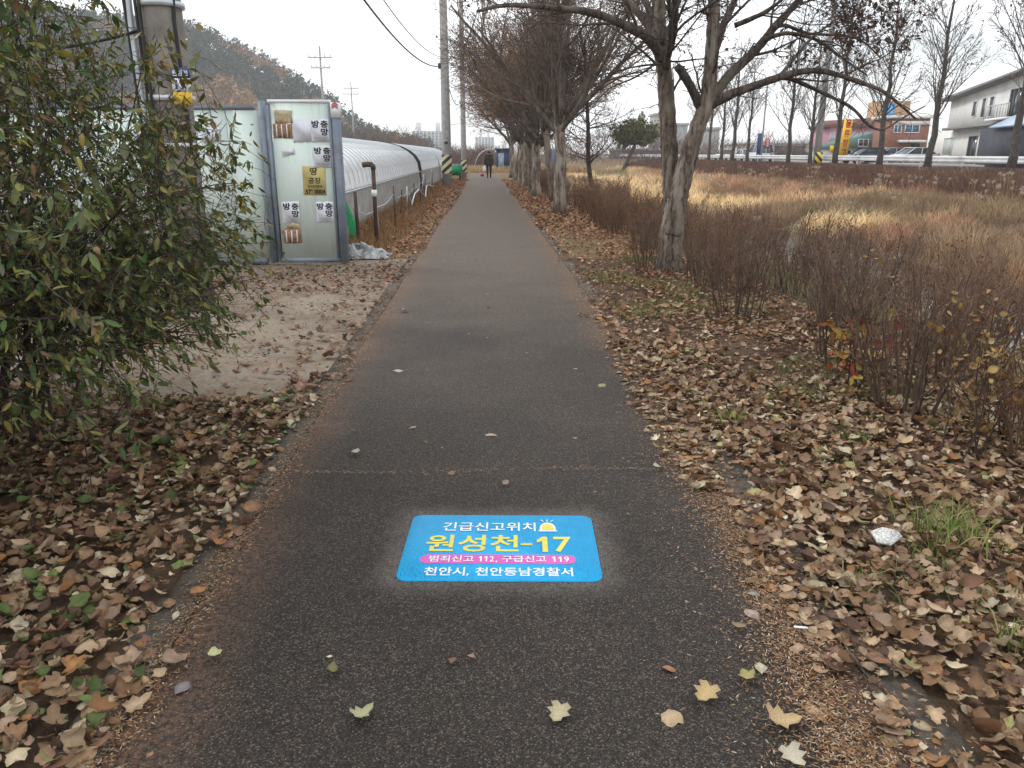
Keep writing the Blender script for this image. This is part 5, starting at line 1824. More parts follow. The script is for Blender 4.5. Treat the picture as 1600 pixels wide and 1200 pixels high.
# ------------------------------------------------------------------ the road on the right bank
def build_road():
    m = plain('road_asphalt', (0.06, 0.06, 0.062), 0.85, .25, 1.5, bmp=.2, bscale=60)
    tag(MB().add([(26.4, -30, .636), (35.4, -30, .636), (35.4, 420, .636), (26.4, 420, .636)], np.array([[0, 1, 2, 3]])).build('road', m), kind='structure')
    line = MB()
    for y in np.arange(0, 200, 8):
        line.add([(30.82, y, .642), (30.98, y, .642), (30.98, y + 4, .642), (30.82, y + 4, .642)], np.array([[0, 1, 2, 3]]))
    tag(line.build('road_marking', M['yellow']), kind='structure')
    pv = plain('pavement_concrete', (.36, .35, .33), .9, .15, 3)
    tag(MB().box((36.6, 195, .67), (2.4, 450, .22)).build('pavement', pv), kind='structure')
    # guard rail
    root = thing('guard_rail', 'long white steel guard rail along the road beyond the stream', 'guard rail', (25.6, 26, .62))
    org = (25.6, 26, .62)
    prof = [(0, 1.42), (-.05, 1.36), (-.05, 1.30), (0, 1.25), (-.05, 1.20), (-.05, 1.14), (0, 1.08)]
    me = None
    pm = plain('rail_paint', (.62, .64, .66), .5, .12, 2, .1)
    for k in range(32):
        y = 26 + 4 * k
        if me is None:
            V = []
            for yy in (0, 3.985):
                V += [(p[0] - .03, yy, p[1] - .62) for p in prof]
                V += [(p[0] - .02, yy, p[1] - .62) for p in prof]
            n = len(prof)
            F = [(i, i + 1, 2 * n + i + 1, 2 * n + i) for i in range(n - 1)] + [(n + i + 1, n + i, 3 * n + i, 3 * n + i + 1) for i in range(n - 1)]
            o = MB().add(V, np.array(F)).build('beam', pm, root); me = o.data
            p_ = MB().tube([(0, 0, -.05), (0, 0, .84)], .065, 8).build('post', pm, root); mp_ = p_.data
        else:
            o = link('beam', me, root); p_ = link('post', mp_, root)
        o.location = (0, y - 26, 0); p_.location = (.06, y - 26, 0)
    # brown clipped shrubs along the crest of the bank
    rng = np.random.default_rng(81)
    nn = 34000
    y = 26 + 84 * rng.random(nn) ** 1.25; x = rng.uniform(19.6, 24.4, nn); z = ground_z(x, y)
    P0 = np.stack([x, y, z - .05], 1)
    h = rng.uniform(.3, .62, nn) * (0.85 + .3 * vnoise(x, y, .35, 5))
    h = np.maximum(np.minimum(h, .90 - z + .10 * vnoise(x, y, .5, 6)), .12)
    d = np.stack([rng.normal(0, .22, nn), rng.normal(0, .22, nn), np.ones(nn)], 1)
    C = np.array([(.19, .105, .072)]) * rng.uniform(.55, 1.35, (nn, 1))
    w = .008 + .0005 * (y - 26)
    tag(MB().segs(P0, P0 + d * h[:, None], w, w * .6, 3, C).build('bank_hedge', M['twig']), 'low brown leafless hedge massed along the road bank', 'hedge', kind='stuff')


build_road()


def build_road_trees():
    g = 'bare street trees along the guard rail'

    def street_tree(seed, label):
        rng = np.random.default_rng(seed)
        root = thing('street_tree', label, 'tree', (0, 0, 0), group=g)
        n = 10; H_ = 8.8
        pts = [np.array([rng.normal(0, .04), rng.normal(0, .04), H_ * i / n]) for i in range(n + 1)]; pts[0][2] = -.1
        rad = np.linspace(.17, .03, n + 1); rad[0] = .2
        MB().tube(pts, rad, 10, rough=.04, rng=rng).build('trunk', M['bark_dark'], root, smooth=True)
        sh = []
        for k in range(26):
            t = rng.uniform(.24, .97) * n; i = min(int(t), n - 1); p = pts[i] * (1 - t + i) + pts[i + 1] * (t - i)
            a = 2.4 * k + rng.normal(0, .3); el = rng.uniform(.45, .85)
            d = np.array([math.cos(a) * math.sin(el), math.sin(a) * math.sin(el), math.cos(el)])
            L = (4.0 - 2.6 * p[2] / H_) * rng.uniform(.8, 1.2)
            q = branch(rng, p, d, L, .05 - .03 * p[2] / H_, 7, .06, .06, sh, 0, .25)
            ramify(rng, q[0], q[1], sh, 0, [(8, L * .38, .6, 5, .08, .05, .15, .5), (4, L * .16, .6, 3, .1, .04, .2, .55)])
        twig_mesh(MB(), sh, rng, (.10, .085, .078), 3, .009).build('branches', M['twig'], root)['kind'] = 'stuff'
        lb = MB(); leaf_bits(lb, sh, rng, 260, .12, BROWN, leaf_shape('low', .6, .5, False), .05)
        lb.build('withered_leaves', M['litter'], root)['kind'] = 'stuff'
        return root
    pr = [street_tree(91, ''), street_tree(92, ''), street_tree(93, '')]
    xs = [(1568, 'nearest street tree, at the right picture edge before the white building'), (1440, 'street tree in front of the left end of the white building'), (1360, 'street tree in front of the brick building'),
          (1293, 'street tree overlapping the yellow vertical sign'), (1252, 'street tree just left of the tall road pole'), (1219, 'street tree right of the blue banner sign'),
          (1157, 'street tree left of the blue banner sign by the white van'), (1135, 'street tree before the white parked van'), (1117, 'street tree left of the white parked van'),
          (1098, 'street tree seen close right of the forked trunk'), (1080, 'street tree seen through the fork of the large tree')]
    rng = np.random.default_rng(9)
    for i, (px, lab) in enumerate(xs):
        Y = 24.3 * 1200.0 / (px - 757) * 1.0
        s = rng.uniform(.98, 1.2)
        if i < 3:
            o = pr[i]; o.location = (24.3, Y, .55); o.rotation_euler = (0, 0, rng.uniform(0, 6)); o.scale = (s,) * 3; o['label'] = lab
        else:
            dup(pr[i % 3], (24.3, Y, .55), rng.uniform(0, 6), s, lab)
    # poles on the road
    p = sight(1264, 240, 59)
    root = thing('utility_pole', 'tall pale utility pole standing at the guard rail beyond the stream', 'utility pole', (25.0, 59.2, .6))
    MB().tube([(0, 0, 0), (0, 0, 4), (0.1, 0, 13.5)], [.26, .23, .15], 16).build('shaft', M['concrete'], root, smooth=True)
    m, t, b = newmat('hazard_paint')
    tcn = t.nodes.new('ShaderNodeTexCoord'); sx = t.nodes.new('ShaderNodeSeparateXYZ'); t.links.new(tcn.outputs['Object'], sx.inputs[0])
    k = math_(t, 'GREATER_THAN', math_(t, 'FRACT', math_(t, 'ADD', math_(t, 'MULTIPLY', sx.outputs['Z'], 1.8), math_(t, 'MULTIPLY', sx.outputs['X'], 1.8))), .5)
    t.links.new(mixc(t, k, (.02, .02, .02), (.8, .6, .05)), b.inputs['Base Color'])
    MB().box((0, -.3, .55), (.55, .06, 1.0)).build('hazard_board', m, root)
    q = sight(1193, 200, 80)
    root = thing('lamp_post', 'thin grey street lamp post beside the blue banner sign', 'lamp post', (q[0], 80, .6))
    MB().tube([(0, 0, 0), (0, 0, 7.5), (-.3, 0, 8.3), (-1.2, 0, 8.6)], [.1, .07, .06, .05], 8).build('post', M['galv'], root)
    MB().box((-1.5, 0, 8.6), (.7, .25, .12)).build('lamp_head', M['galv'], root)


build_road_trees()


# ------------------------------------------------------------------ buildings
def opening(root, name, org, A, U, u0, u1, z0, z1, frame, pane_mat, depth=.06, bars=1):
    """window set on a wall that runs from A along unit U; outward normal is to the left of U turned"""
    U = np.array([U[0], U[1], 0.0]); Nn = np.array([-U[1], U[0], 0.0])
    cx = A[0] + U[0] * (u0 + u1) / 2; cy = A[1] + U[1] * (u0 + u1) / 2
    rz = math.atan2(U[1], U[0])
    w, h = u1 - u0, z1 - z0
    c = np.array([cx, cy, (z0 + z1) / 2]) + Nn * 0.03
    f = MB()
    t_ = .07
    for du, dz, ww, hh in ((-(w - t_) / 2, 0, t_, h), ((w - t_) / 2, 0, t_, h), (0, (h - t_) / 2, w - 2 * t_, t_), (0, -(h - t_) / 2, w - 2 * t_, t_)):
        f.box(c + U * du + np.array([0, 0, dz]), (ww, .10, hh), rz)
    for k in range(bars):
        f.box(c + U * (w * ((k + 1) / (bars + 1) - .5)), (.05, .09, h - 2 * t_), rz)
    fo = f.build(name, frame, root, org)
    MB().box(c - Nn * .02, (w - 2 * t_, .03, h - 2 * t_), rz).build('pane', pane_mat, fo, org)
    return fo


M['glass'] = plain('dark_glass', (.035, .045, .055), .12, .2, 2, spec=.6)
M['glass_blue'] = plain('blue_glass', (.06, .14, .24), .15, .2, 2, spec=.6)
M['cream'] = plain('cream_render', (.74, .74, .72), .85, .06, 1.2, dirt=(.60, .60, .58))
M['greyroof'] = plain('grey_roof', (.20, .20, .20), .7, .2, 2)
M['brick'] = plain('red_brick', (.26, .12, .085), .9, .25, 3, bmp=.3, bscale=20)
M['pink'] = plain('pink_render', (.55, .27, .34), .8, .12, 1.0)


def wall_box(root, org, A, U, L, depth, z0, z1, mat, name='wall'):
    U = np.array(U, float); U /= np.linalg.norm(U); Nn = np.array([-U[1], U[0]])
    c = np.array(A) + U * L / 2 - Nn * depth / 2
    return MB().box((c[0], c[1], (z0 + z1) / 2), (L, depth, z1 - z0), math.atan2(U[1], U[0])).build(name, mat, root, org)


def build_buildings():
    G = .62
    # white two-storey building, facade running away from the viewer
    A = np.array([37.2, 51.0]); B2 = np.array([45.2, 78.5]); L = np.linalg.norm(B2 - A); U = (B2 - A) / L
    root = thing('white_building', 'white two-storey building with sloping roof at the right edge', 'building', (A[0], A[1], G)); org = (A[0], A[1], G)
    wall_box(root, org, A, U, L + 1.5, 9, G, 3.75, M['cream'])
    Nn = np.array([-U[1], U[0]])
    up0 = A + Nn * .5
    wall_box(root, org, up0, U, L - 4.6, 9, 3.754, 6.18, M['cream'], 'upper_wall')
    MB().box((*(A + U * (L - 4.6) / 2 + Nn * .62), 3.72), (L - 4.0, .5, .22), math.atan2(U[1], U[0])).build('cornice', M['greyroof'], root, org)
    # mono-pitch roof, higher at the near end
    def P3(u, n, z): q = A + U * u + Nn * n; return (q[0], q[1], z)
    u0, u1 = -1.0, L - 3.8
    V = [P3(u0, 1.3, 7.45), P3(u1, 1.3, 6.45), P3(u1, -9, 6.45), P3(u0, -9, 7.45), P3(u0, 1.3, 7.22), P3(u1, 1.3, 6.2), P3(u1, -9, 6.2), P3(u0, -9, 7.22)]
    MB().add(V, np.array([[0, 3, 2, 1], [4, 5, 6, 7], [0, 1, 5, 4], [1, 2, 6, 5], [2, 3, 7, 6], [3, 0, 4, 7]])).build('roof', M['greyroof'], root, org)
    V = [P3(0, .5, 6.18), P3(L - 4.6, .5, 6.18), P3(L - 4.6, .5, 6.2), P3(0, .5, 7.15), P3(0, -8.5, 6.18), P3(L - 4.6, -8.5, 6.18), P3(L - 4.6, -8.5, 6.2), P3(0, -8.5, 7.15)]
    MB().add(V, np.array([[0, 1, 2, 3], [5, 4, 7, 6], [4, 0, 3, 7], [1, 5, 6, 2]])).build('eaves_wall', M['cream'], root, org)
    upA = up0
    def uat(px, off=0.5):
        # distance along the facade seen at column px
        best = min(np.linspace(0, L, 600), key=lambda u: abs((A + U * u + Nn * off)[0] / (A + U * u + Nn * off)[1] - (px - 757) / 1200.0))
        return best
    for a_, b_, z0, z1 in ((1500, 1494, 4.5, 5.8), (1514, 1508, 4.3, 5.9), (1526, 1519, 4.3, 5.9)):
        opening(root, 'window', org, upA, U, uat(a_), uat(b_), z0, z1, M['white'], M['glass'], bars=0)
    opening(root, 'window', org, upA, U, uat(1567), uat(1549), 4.1, 6.1, M['greyroof'], M['glass'], bars=2)
    ub0, ub1 = uat(1572), uat(1536)
    cb = A + U * (ub0 + ub1) / 2 + Nn * 1.0
    bal = MB().box((cb[0], cb[1], 4.0), (ub1 - ub0, .98, .16), math.atan2(U[1], U[0])).build('balcony', M['white'], root, org)
    for k in range(9):
        u = ub0 + (ub1 - ub0) * k / 8; q = A + U * u + Nn * 1.42
        MB().tube([(q[0], q[1], 4.08), (q[0], q[1], 5.0)], .03, 5).build('baluster', M['galv'], bal, org)
    q0 = A + U * ub0 + Nn * 1.42; q1 = A + U * ub1 + Nn * 1.42
    MB().tube([(q0[0], q0[1], 5.0), (q1[0], q1[1], 5.0)], .04, 6).build('handrail', M['galv'], bal, org)
    opening(root, 'door', org, A, U, uat(1509, 0), uat(1496, 0), G + .02, 3.0, M['greyroof'], M['glass'])
    opening(root, 'window', org, A, U, uat(1537, 0), uat(1528, 0), 1.7, 3.3, M['white'], plain('curtain_pane', (.5, .5, .48), .4, .1), bars=1)
    opening(root, 'window', org, A, U, uat(1472, 0), uat(1458, 0), 1.3, 3.0, M['white'], plain('pale_shutter', (.45, .5, .48), .5, .1), bars=0)
    c = A + U * uat(1547, 0) + Nn * .25
    MB().box((c[0], c[1], 3.2), (.9, .35, .6), math.atan2(U[1], U[0])).build('air_conditioner', M['white'], root, org)
    # dark canvas lean-to with blue roof
    A2 = A + U * 0.2 + Nn * 2.9
    r2 = thing('canvas_shed', 'dark grey canvas lean-to with pale blue sloping roof by the white building', 'shed', (A2[0], A2[1], G)); o2 = (A2[0], A2[1], G)
    Ls = uat(1540, 1.0) - 1.0
    wall_box(r2, o2, A2 - U * 3, U, Ls + 1.5, 2.4, G, 3.2, plain('dark_canvas', (.055, .058, .075), .8, .25, 1.5, bmp=.4, bscale=3))
    def Q(u, n, z): q = A2 + U * u + Nn * n; return (q[0], q[1], z)
    bm_ = plain('blue_sheet_roof', (.38, .48, .62), .5, .12, 2)
    V = [Q(-4, .3, 3.3), Q(Ls * .4, .3, 3.3), Q(-1.2, -2.0, 5.0), Q(-4, -2.0, 5.0), Q(-4, .3, 3.22), Q(Ls * .4, .3, 3.22), Q(-1.2, -2.0, 4.92), Q(-4, -2.0, 4.92)]
    MB().add(V, np.array([[0, 1, 2, 3], [7, 6, 5, 4], [0, 4, 5, 1], [1, 5, 6, 2], [2, 6, 7, 3], [3, 7, 4, 0]])).build('roof', bm_, r2, o2)

    def block(name, label, px0, px1, Y, ztop, depth, mat, cat='building'):
        x0 = sight(px0, 240, Y)[0]; x1 = sight(px1, 240, Y)[0]
        r = thing(name, label, cat, ((x0 + x1) / 2, Y, G)); o = ((x0 + x1) / 2, Y, G)
        MB().box(((x0 + x1) / 2, Y + depth / 2, (G + ztop) / 2), (x1 - x0, depth, ztop - G)).build('wall', mat, r, o)
        return r, o, x0, x1

    def win(r, o, x0, x1, Y, z0, z1, pane, frame=None, bars=1):
        opening(r, 'window', o, (x1, Y), (-1, 0), 0, x1 - x0, z0, z1, frame or M['white'], pane, bars=bars)
    zof = lambda py, Y: sight(757, py, Y)[2]
    # brick building
    Y = 86
    r, o, x0, x1 = block('brick_building', 'red brick building with blue windows left of the white one', 1388, 1446, Y, zof(184, Y), 4, M['brick'])
    MB().box(((x0 + x1) / 2, Y + 2.0, zof(184, Y) + .16), (x1 - x0 + .6, 4.6, .3)).build('parapet', M['cream'], r, o)
    MB().box(((x0 + x1) / 2, Y - .06, zof(191, Y)), (x1 - x0, .12, .35)).build('band', M['cream'], r, o)
    for a_, b_ in ((1391, 1403), (1408, 1431)):
        win(r, o, sight(a_, 240, Y)[0], sight(b_, 240, Y)[0], Y, zof(207, Y), zof(194, Y), M['glass_blue'])
    aw = MB().box((sight(1417, 240, Y)[0], Y - .6, zof(220.5, Y)), (2.6, 1.2, .25)).build('awning', M['white'], r, o)
    win(r, o, sight(1420, 240, Y)[0], sight(1436, 240, Y)[0], Y, G, zof(224, Y), M['glass'], M['greyroof'])
    # tan block with blue mural
    Y = 112
    tanm = plain('tan_render', (.42, .25, .14), .8, .12, .8)
    r, o, x0, x1 = block('tan_building', 'tan building with blue painted panel rising behind the brick one', 1368, 1412, Y, zof(156, Y), 4, tanm)
    mur, t, b = newmat('blue_mural'); tcn = t.nodes.new('ShaderNodeTexCoord')
    t.links.new(ramp(t, noise(t, tcn.outputs['Object'], .9, 3), [(.42, (.02, .16, .48)), (.58, (.12, .42, .72))]), b.inputs['Base Color'])
    xa, xb_ = sight(1369, 240, Y)[0], sight(1388, 240, Y)[0]
    MB().box(((xa + xb_) / 2, Y - .08, (zof(198, Y) + zof(160, Y)) / 2), (xb_ - xa, .12, zof(160, Y) - zof(198, Y))).build('mural', mur, r, o)
    # pink house
    Y = 100
    r, o, x0, x1 = block('pink_house', 'pink house with brown roof behind the yellow sign', 1284, 1382, Y, zof(199, Y), 4, M['pink'], 'house')
    zt = zof(199, Y); xm = x0 + (x1 - x0) * .28
    rm = plain('brown_roof', (.16, .075, .06), .8, .2, 2)
    V = [(x0 - .5, Y - .5, zt), (x1 + .4, Y - .5, zt), (x1 + .4, Y + 4.4, zt), (x0 - .5, Y + 4.4, zt), (x0 + .4, Y + 1.5, zt + .9), (x1 - .3, Y + 1.5, zt + 1.3), (x1 - .3, Y + 3, zt + 1.3), (x0 + .4, Y + 3, zt + .9)]
    MB().add(V, np.array([[0, 3, 2, 1], [4, 5, 6, 7], [0, 1, 5, 4], [1, 2, 6, 5], [2, 3, 7, 6], [3, 0, 4, 7]])).build('roof', rm, r, o)
    win(r, o, sight(1293, 240, Y)[0], sight(1301, 240, Y)[0], Y, zof(222, Y), zof(206, Y), plain('pale_pane', (.5, .52, .55), .3, .1), bars=0)
    win(r, o, sight(1366, 240, Y)[0], sight(1378, 240, Y)[0], Y, zof(219, Y), zof(207, Y), M['glass'])
    MB().box((sight(1292, 240, Y)[0] + .3, Y - .5, zof(228, Y)), (4.0, 1.0, .4)).build('awning', rm, r, o)
    for k in range(3):
        win(r, o, sight(1286 + 8 * k, 240, Y)[0], sight(1293 + 8 * k, 240, Y)[0], Y, G, zof(231, Y), M['glass'], M['white'], 0)
    # green-roofed lower annexe with gable
    Y = 92
    gm = plain('grey_green_sheet', (.12, .19, .18), .6, .2, 1)
    r, o, x0, x1 = block('green_annexe', 'grey-green gabled annexe in front of the pink house', 1296, 1362, Y, zof(231, Y), 5, plain('annexe_wall', (.5, .5, .48), .8, .15), 'house')
    zt = zof(231, Y)
    V = [(x0 - .4, Y - .4, zt), (x1 + .4, Y - .4, zt), (x1 + .2, Y - .4, zof(205, Y)), (x0 - .4, Y + 5, zt), (x1 + .4, Y + 5, zt), (x1 + .2, Y + 5, zof(205, Y))]
    MB().add(V, [(0, 1, 2), (3, 5, 4), (0, 2, 5, 3), (1, 4, 5, 2), (0, 3, 4, 1)]).build('roof', gm, r, o)
    win(r, o, sight(1336, 240, Y)[0], sight(1352, 240, Y)[0], Y - .42, zof(229, Y), zof(217, Y), M['glass'])
    for k in range(3):
        win(r, o, sight(1303 + 16 * k, 240, Y)[0], sight(1314 + 16 * k, 240, Y)[0], Y, G, zof(234, Y), M['glass'], M['white'], 0)
    # red cloth fence
    Y = 80
    x0, x1 = sight(1344, 240, Y)[0], sight(1405, 240, Y)[0]
    n = 40; xs = np.linspace(x0, x1, n)
    V = [(x, Y + .05 * math.sin(k * 1.3), G) for k, x in enumerate(xs)] + [(x, Y + .05 * math.sin(k * 1.3), zof(231, Y)) for k, x in enumerate(xs)]
    V += [(v[0], v[1] + .03, v[2]) for v in V]
    F = [(k, k + 1, n + k + 1, n + k) for k in range(n - 1)] + [(2 * n + k + 1, 2 * n + k, 3 * n + k, 3 * n + k + 1) for k in range(n - 1)]
    tag(MB().add(V, F).build('red_screen', plain('red_cloth', (.30, .03, .035), .8, .3, 1.5)), 'dark red cloth screen in front of the brick building', 'screen')
    # low white warehouse and dark shops further left
    Y = 125
    r, o, x0, x1 = block('low_warehouse', 'low white warehouse with dark openings left of the pink house', 1165, 1262, Y, zof(225, Y), 12, M['cream'])
    MB().box(((x0 + x1) / 2, Y + 6, zof(225, Y) + .3), (x1 - x0 + .8, 12.8, .6), taper=.94).build('roof', plain('pale_roof', (.6, .62, .64), .6, .1), r, o)
    MB().box(((x0 + x1) / 2 + 2, Y - .04, zof(236, Y)), (x1 - x0 - 5, .07, 1.6)).build('shutter_band', plain('dark_shutter', (.12, .12, .13), .7, .2), r, o)
    for k in range(4):
        win(r, o, x0 + 1.5 + 2.4 * k, x0 + 3.2 + 2.4 * k, Y - .08, G, zof(238, Y), M['glass'], M['greyroof'], 0)
    Y = 150
    r, o, x0, x1 = block('dark_depot', 'long dark grey depot wall seen behind the golden reeds', 965, 1040, Y, zof(238, Y) + .3, 10, plain('depot_sheet', (.085, .10, .13), .7, .2, .6))
    MB().box(((x0 + x1) / 2, Y + 5, zof(238, Y) + .5), (x1 - x0 + .6, 10.6, .4)).build('roof', plain('depot_roof', (.28, .31, .36), .6, .1), r, o)
    # concrete slab blocks far behind the forked tree
    for px0, px1, py, Y, lab in ((1022, 1034, 180, 330, 'narrow grey tower far behind the left stem of the forked tree'), (1050, 1072, 196, 300, 'grey apartment slab seen through the fork of the large tree'), (1102, 1122, 203, 280, 'grey slab building far behind the street trees')):
        r, o, x0, x1 = block('far_slab', lab, px0, px1, Y, zof(py, Y), 12, plain('slab_concrete', (.30, .29, .29), .9, .1, .2))
        MB().box(((x0 + x1) / 2, Y + 6, zof(py, Y) + .5), (x1 - x0 + .8, 12.8, 1.0)).build('parapet', M['concrete'], r, o)
        wm = None
        nf = int((zof(py, Y) - 6) / 3.4)
        for f_ in range(nf):
            for k in range(3):
                w_ = (x1 - x0) / 3
                if wm is None:
                    q = MB().box((0, 0, 0), (w_ * .6, .1, 1.5)).build('window', M['glass'], r); wm = q.data
                else: q = link('window', wm, r)
                q.location = (x0 + w_ * (k + .5) - o[0], -.06, 5 + 3.4 * f_)


build_buildings()


def build_apartments():
    def tower(px0, px1, ptop, Y, floors, cols, label, tanks):
        x0, x1 = sight(px0, 240, Y)[0], sight(px1, 240, Y)[0]; zt = sight(757, ptop, Y)[2]
        r = thing('apartment_block', label, 'apartment block', ((x0 + x1) / 2, Y, 0))
        o = ((x0 + x1) / 2, Y, 0)
        wm_ = plain('apartment_paint', (.62, .64, .67), .8, .06, .05)
        MB().box(((x0 + x1) / 2, Y + 7, zt / 2), (x1 - x0, 14, zt)).build('wall', wm_, r, o)
        me = mf = None
        w = (x1 - x0) / cols; h = zt / floors
        fl = plain('balcony_strip', (.36, .38, .42), .7, .05)
        for f in range(3, floors):
            for c in range(cols):
                if me is None:
                    q = MB().box((0, 0, 0), (w * .66, .3, h * .52)).build('window', M['glass'], r); me = q.data
                else: q = link('window', me, r)
                q.location = (x0 + w * (c + .5) - o[0], -.16, h * (f + .55))
        for c in range(cols + 1):
            if mf is None:
                q = MB().box((0, 0, 0), (w * .12, .8, zt)).build('pier', wm_, r); mf = q.data
            else: q = link('pier', mf, r)
            q.location = (x0 + w * c - o[0], -.4, zt / 2)
        for a in tanks:
            MB().box((x0 + (x1 - x0) * a, Y + 7, zt + 3.2), ((x1 - x0) * .13, 8, 6.4)).build('roof_house', wm_, r, o)
    tower(645, 692, 205, 620, 16, 8, 'pale apartment block on the skyline left of the near striped pole', (.2, .84))
    tower(743, 772, 214, 900, 20, 6, 'faint distant apartment block right of the farther pole', (.3, .7))


build_apartments()


# ------------------------------------------------------------------ hill, woods and things far down the path
def build_hill():
    rng = np.random.default_rng(101)
    D = 360.0
    # ridge profile surveyed at distance D: x, top height
    prof = [(-400, 60), (0, 30), (60, 18), (100, 20), (150, 28), (200, 32), (280, 42), (330, 52), (400, 86), (440, 106), (480, 132), (520, 156), (545, 178), (575, 203), (610, 216), (660, 224), (760, 236)]
    px = np.array([sight(p[0], p[1], D)[0] for p in prof]); pz = np.array([sight(p[0], p[1], D)[2] for p in prof]) - 4.5
    px = np.concatenate([[-900], px]); pz = np.concatenate([[30], pz])

    def hz(x, y):
        top = np.interp(x * (D / np.maximum(y, 200)) ** .0, px, pz)
        t = np.clip((y - 175) / (D - 175), 0, 1)
        back = np.clip(1 - (y - D) / 260, 0, 1)
        return np.maximum(top, 0) * (t * t * (3 - 2 * t)) * np.where(y > D, back, 1) - .3
    xs = np.linspace(-420, 20, 60); ys = np.concatenate([np.linspace(170, 380, 26), np.linspace(400, 640, 8)])
    X, Y = np.meshgrid(xs, ys); Z = hz(X, Y) - 1.0
    nx, ny = len(xs), len(ys)
    i, j = np.meshgrid(np.arange(nx - 1), np.arange(ny - 1)); a = (j * nx + i).reshape(-1)
    hm = plain('hill_floor', (.07, .055, .04), 1, .3, .08)
    tag(MB().add(np.stack([X, Y, Z], -1).reshape(-1, 3), np.stack([a, a + 1, a + nx + 1, a + nx], 1)).build('hill', hm, smooth=True), kind='structure')
    # wood on the hill
    n = 5200
    x = rng.uniform(-330, 8, n); y = 180 + 190 * rng.random(n) ** .8
    vis = x > -.66 * y - 25
    x, y = x[vis], y[vis]; n = len(x)
    z = hz(x, y)
    k = z > .6; x, y, z = x[k], y[k], z[k]; n = len(x)
    t = (y - 175) / (D - 175)
    decid = (vnoise(x, y, .035, 55) + (0.55 - t) * .9) > .55
    per = 38
    cw = rng.uniform(1.7, 3.0, n); ch = np.where(decid, rng.uniform(5, 8, n), rng.uniform(5, 8.5, n))
    con = np.array([(.022, .042, .030), (.028, .050, .034), (.034, .054, .034)])
    dec = np.array([(.30, .165, .08), (.24, .135, .07), (.34, .20, .095), (.18, .11, .065)])
    C0 = np.where(decid[:, None], dec[rng.integers(0, 4, n)], con[rng.integers(0, 3, n)]) * rng.uniform(.75, 1.25, (n, 1))
    u = rng.normal(0, 1, (n, per, 3)); u /= np.linalg.norm(u, axis=2)[:, :, None]
    rr = rng.random((n, per, 1)) ** .33
    hh = rr * u
    taper = 1 - .45 * (hh[:, :, 2:3] * .5 + .5) * (~decid)[:, None, None]
    P = np.stack([x, y, z], 1)[:, None, :] + np.concatenate([hh[:, :, :2] * cw[:, None, None] * taper, (hh[:, :, 2:3] * .5 + .55) * ch[:, None, None]], 2)
    P = P.reshape(-1, 3); m = len(P)
    s = rng.uniform(.45, 1.05, m)
    tri = rng.normal(0, 1, (m, 3, 3)); tri /= np.linalg.norm(tri, axis=2)[:, :, None]
    V = (P[:, None, :] + tri * s[:, None, None]).reshape(-1, 3)
    C = np.repeat(np.repeat(C0, per, 0) * rng.uniform(.7, 1.3, (m, 1)), 3, 0)
    tag(MB().add(V, np.arange(3 * m).reshape(-1, 3), C).build('hill_wood', M['forest']), 'mixed dark pine and tan larch wood covering the hill', 'wood', kind='stuff')
    # brown thicket along the far end of the path and behind the greenhouses
    sh0 = []; sh1 = []; r0 = []; Cc = []
    n = 26000
    x = np.where(rng.random(n) < .6, rng.uniform(-36, 1, n), rng.uniform(1, 60, n)); y = 78 + 60 * rng.random(n)
    crown = vnoise(x, y, .23, 66)
    z0 = rng.random(n) * np.where(x < -9, 1.2 + 3.4 * crown, np.where(x < 3, .6 + 1.5 * crown, 1.0 + 3.5 * crown)) * (y / 100)
    d = np.stack([rng.normal(0, .5, n), rng.normal(0, .5, n), np.ones(n) * .8], 1)
    P0 = np.stack([x, y, z0], 1)
    C = np.array([(.15, .095, .075)]) * rng.uniform(.5, 1.4, (n, 1))
    P0[:, 2] = np.maximum(z0, 0)
    rad = rng.uniform(.012, .035, n)
    k = ~((x > 3) & (y < 100))
    tag(MB().segs(P0[k], (P0 + d * rng.uniform(.6, 1.6, (n, 1)))[k], rad[k], rad[k] * .5, 3, C[k]).build('far_thicket', M['twig']), 'brown leafless thicket closing the far end of the path', 'thicket', kind='stuff')
    # golden reeds at the end of the path
    mb = MB(); n = 5000
    x = rng.uniform(-8, 9, n); y = rng.uniform(66.2, 77, n)
    blades(mb, np.stack([x, y, np.zeros(n)], 1), rng.uniform(.25, .7, n), np.full(n, .03), np.full(n, .4), np.array([(.42, .30, .16)]) * rng.uniform(.6, 1.2, (n, 1)), rng)
    tag(mb.build('path_end_grass', M['grass']), 'golden dry grass where the path ends', 'grass', kind='stuff')


build_hill()


def leaf_tree(name, label, loc, trunk_h, trunk_r, cw, ch, pal, n, size, lean=0.0, seed=1):
    rng = np.random.default_rng(seed)
    root = thing(name, label, 'tree', loc)
    pts = [(lean * t, 0, trunk_h * t - .05) for t in np.linspace(0, 1, 5)]
    MB().tube(pts, np.linspace(trunk_r, trunk_r * .6, 5), 8, rough=.05, rng=rng).build('trunk', M['bark_dark'], root)
    top = np.array(pts[-1]); sh = []
    for k in range(16):
        a = 2.4 * k; el = rng.uniform(.2, 1.2)
        d = np.array([math.cos(a) * math.sin(el), math.sin(a) * math.sin(el), math.cos(el)])
        q = branch(rng, top, d, rng.uniform(.6, 1.0) * math.hypot(cw * math.sin(el), ch * math.cos(el)), trunk_r * .35, 6, .1, .02, sh, 0, .3)
        ramify(rng, q[0], q[1], sh, 0, [(7, cw * .45, .8, 4, .15, 0, .25, .5)])
    twig_mesh(MB(), sh, rng, (.06, .05, .04), 3, .015).build('branches', M['twig'], root)['kind'] = 'stuff'
    lb = MB(); leaf_bits(lb, sh, rng, n, size, pal, leaf_shape('low', .5, .4, False), cw * .09)
    lb.build('crown', M['green_leaf'], root)['kind'] = 'stuff'


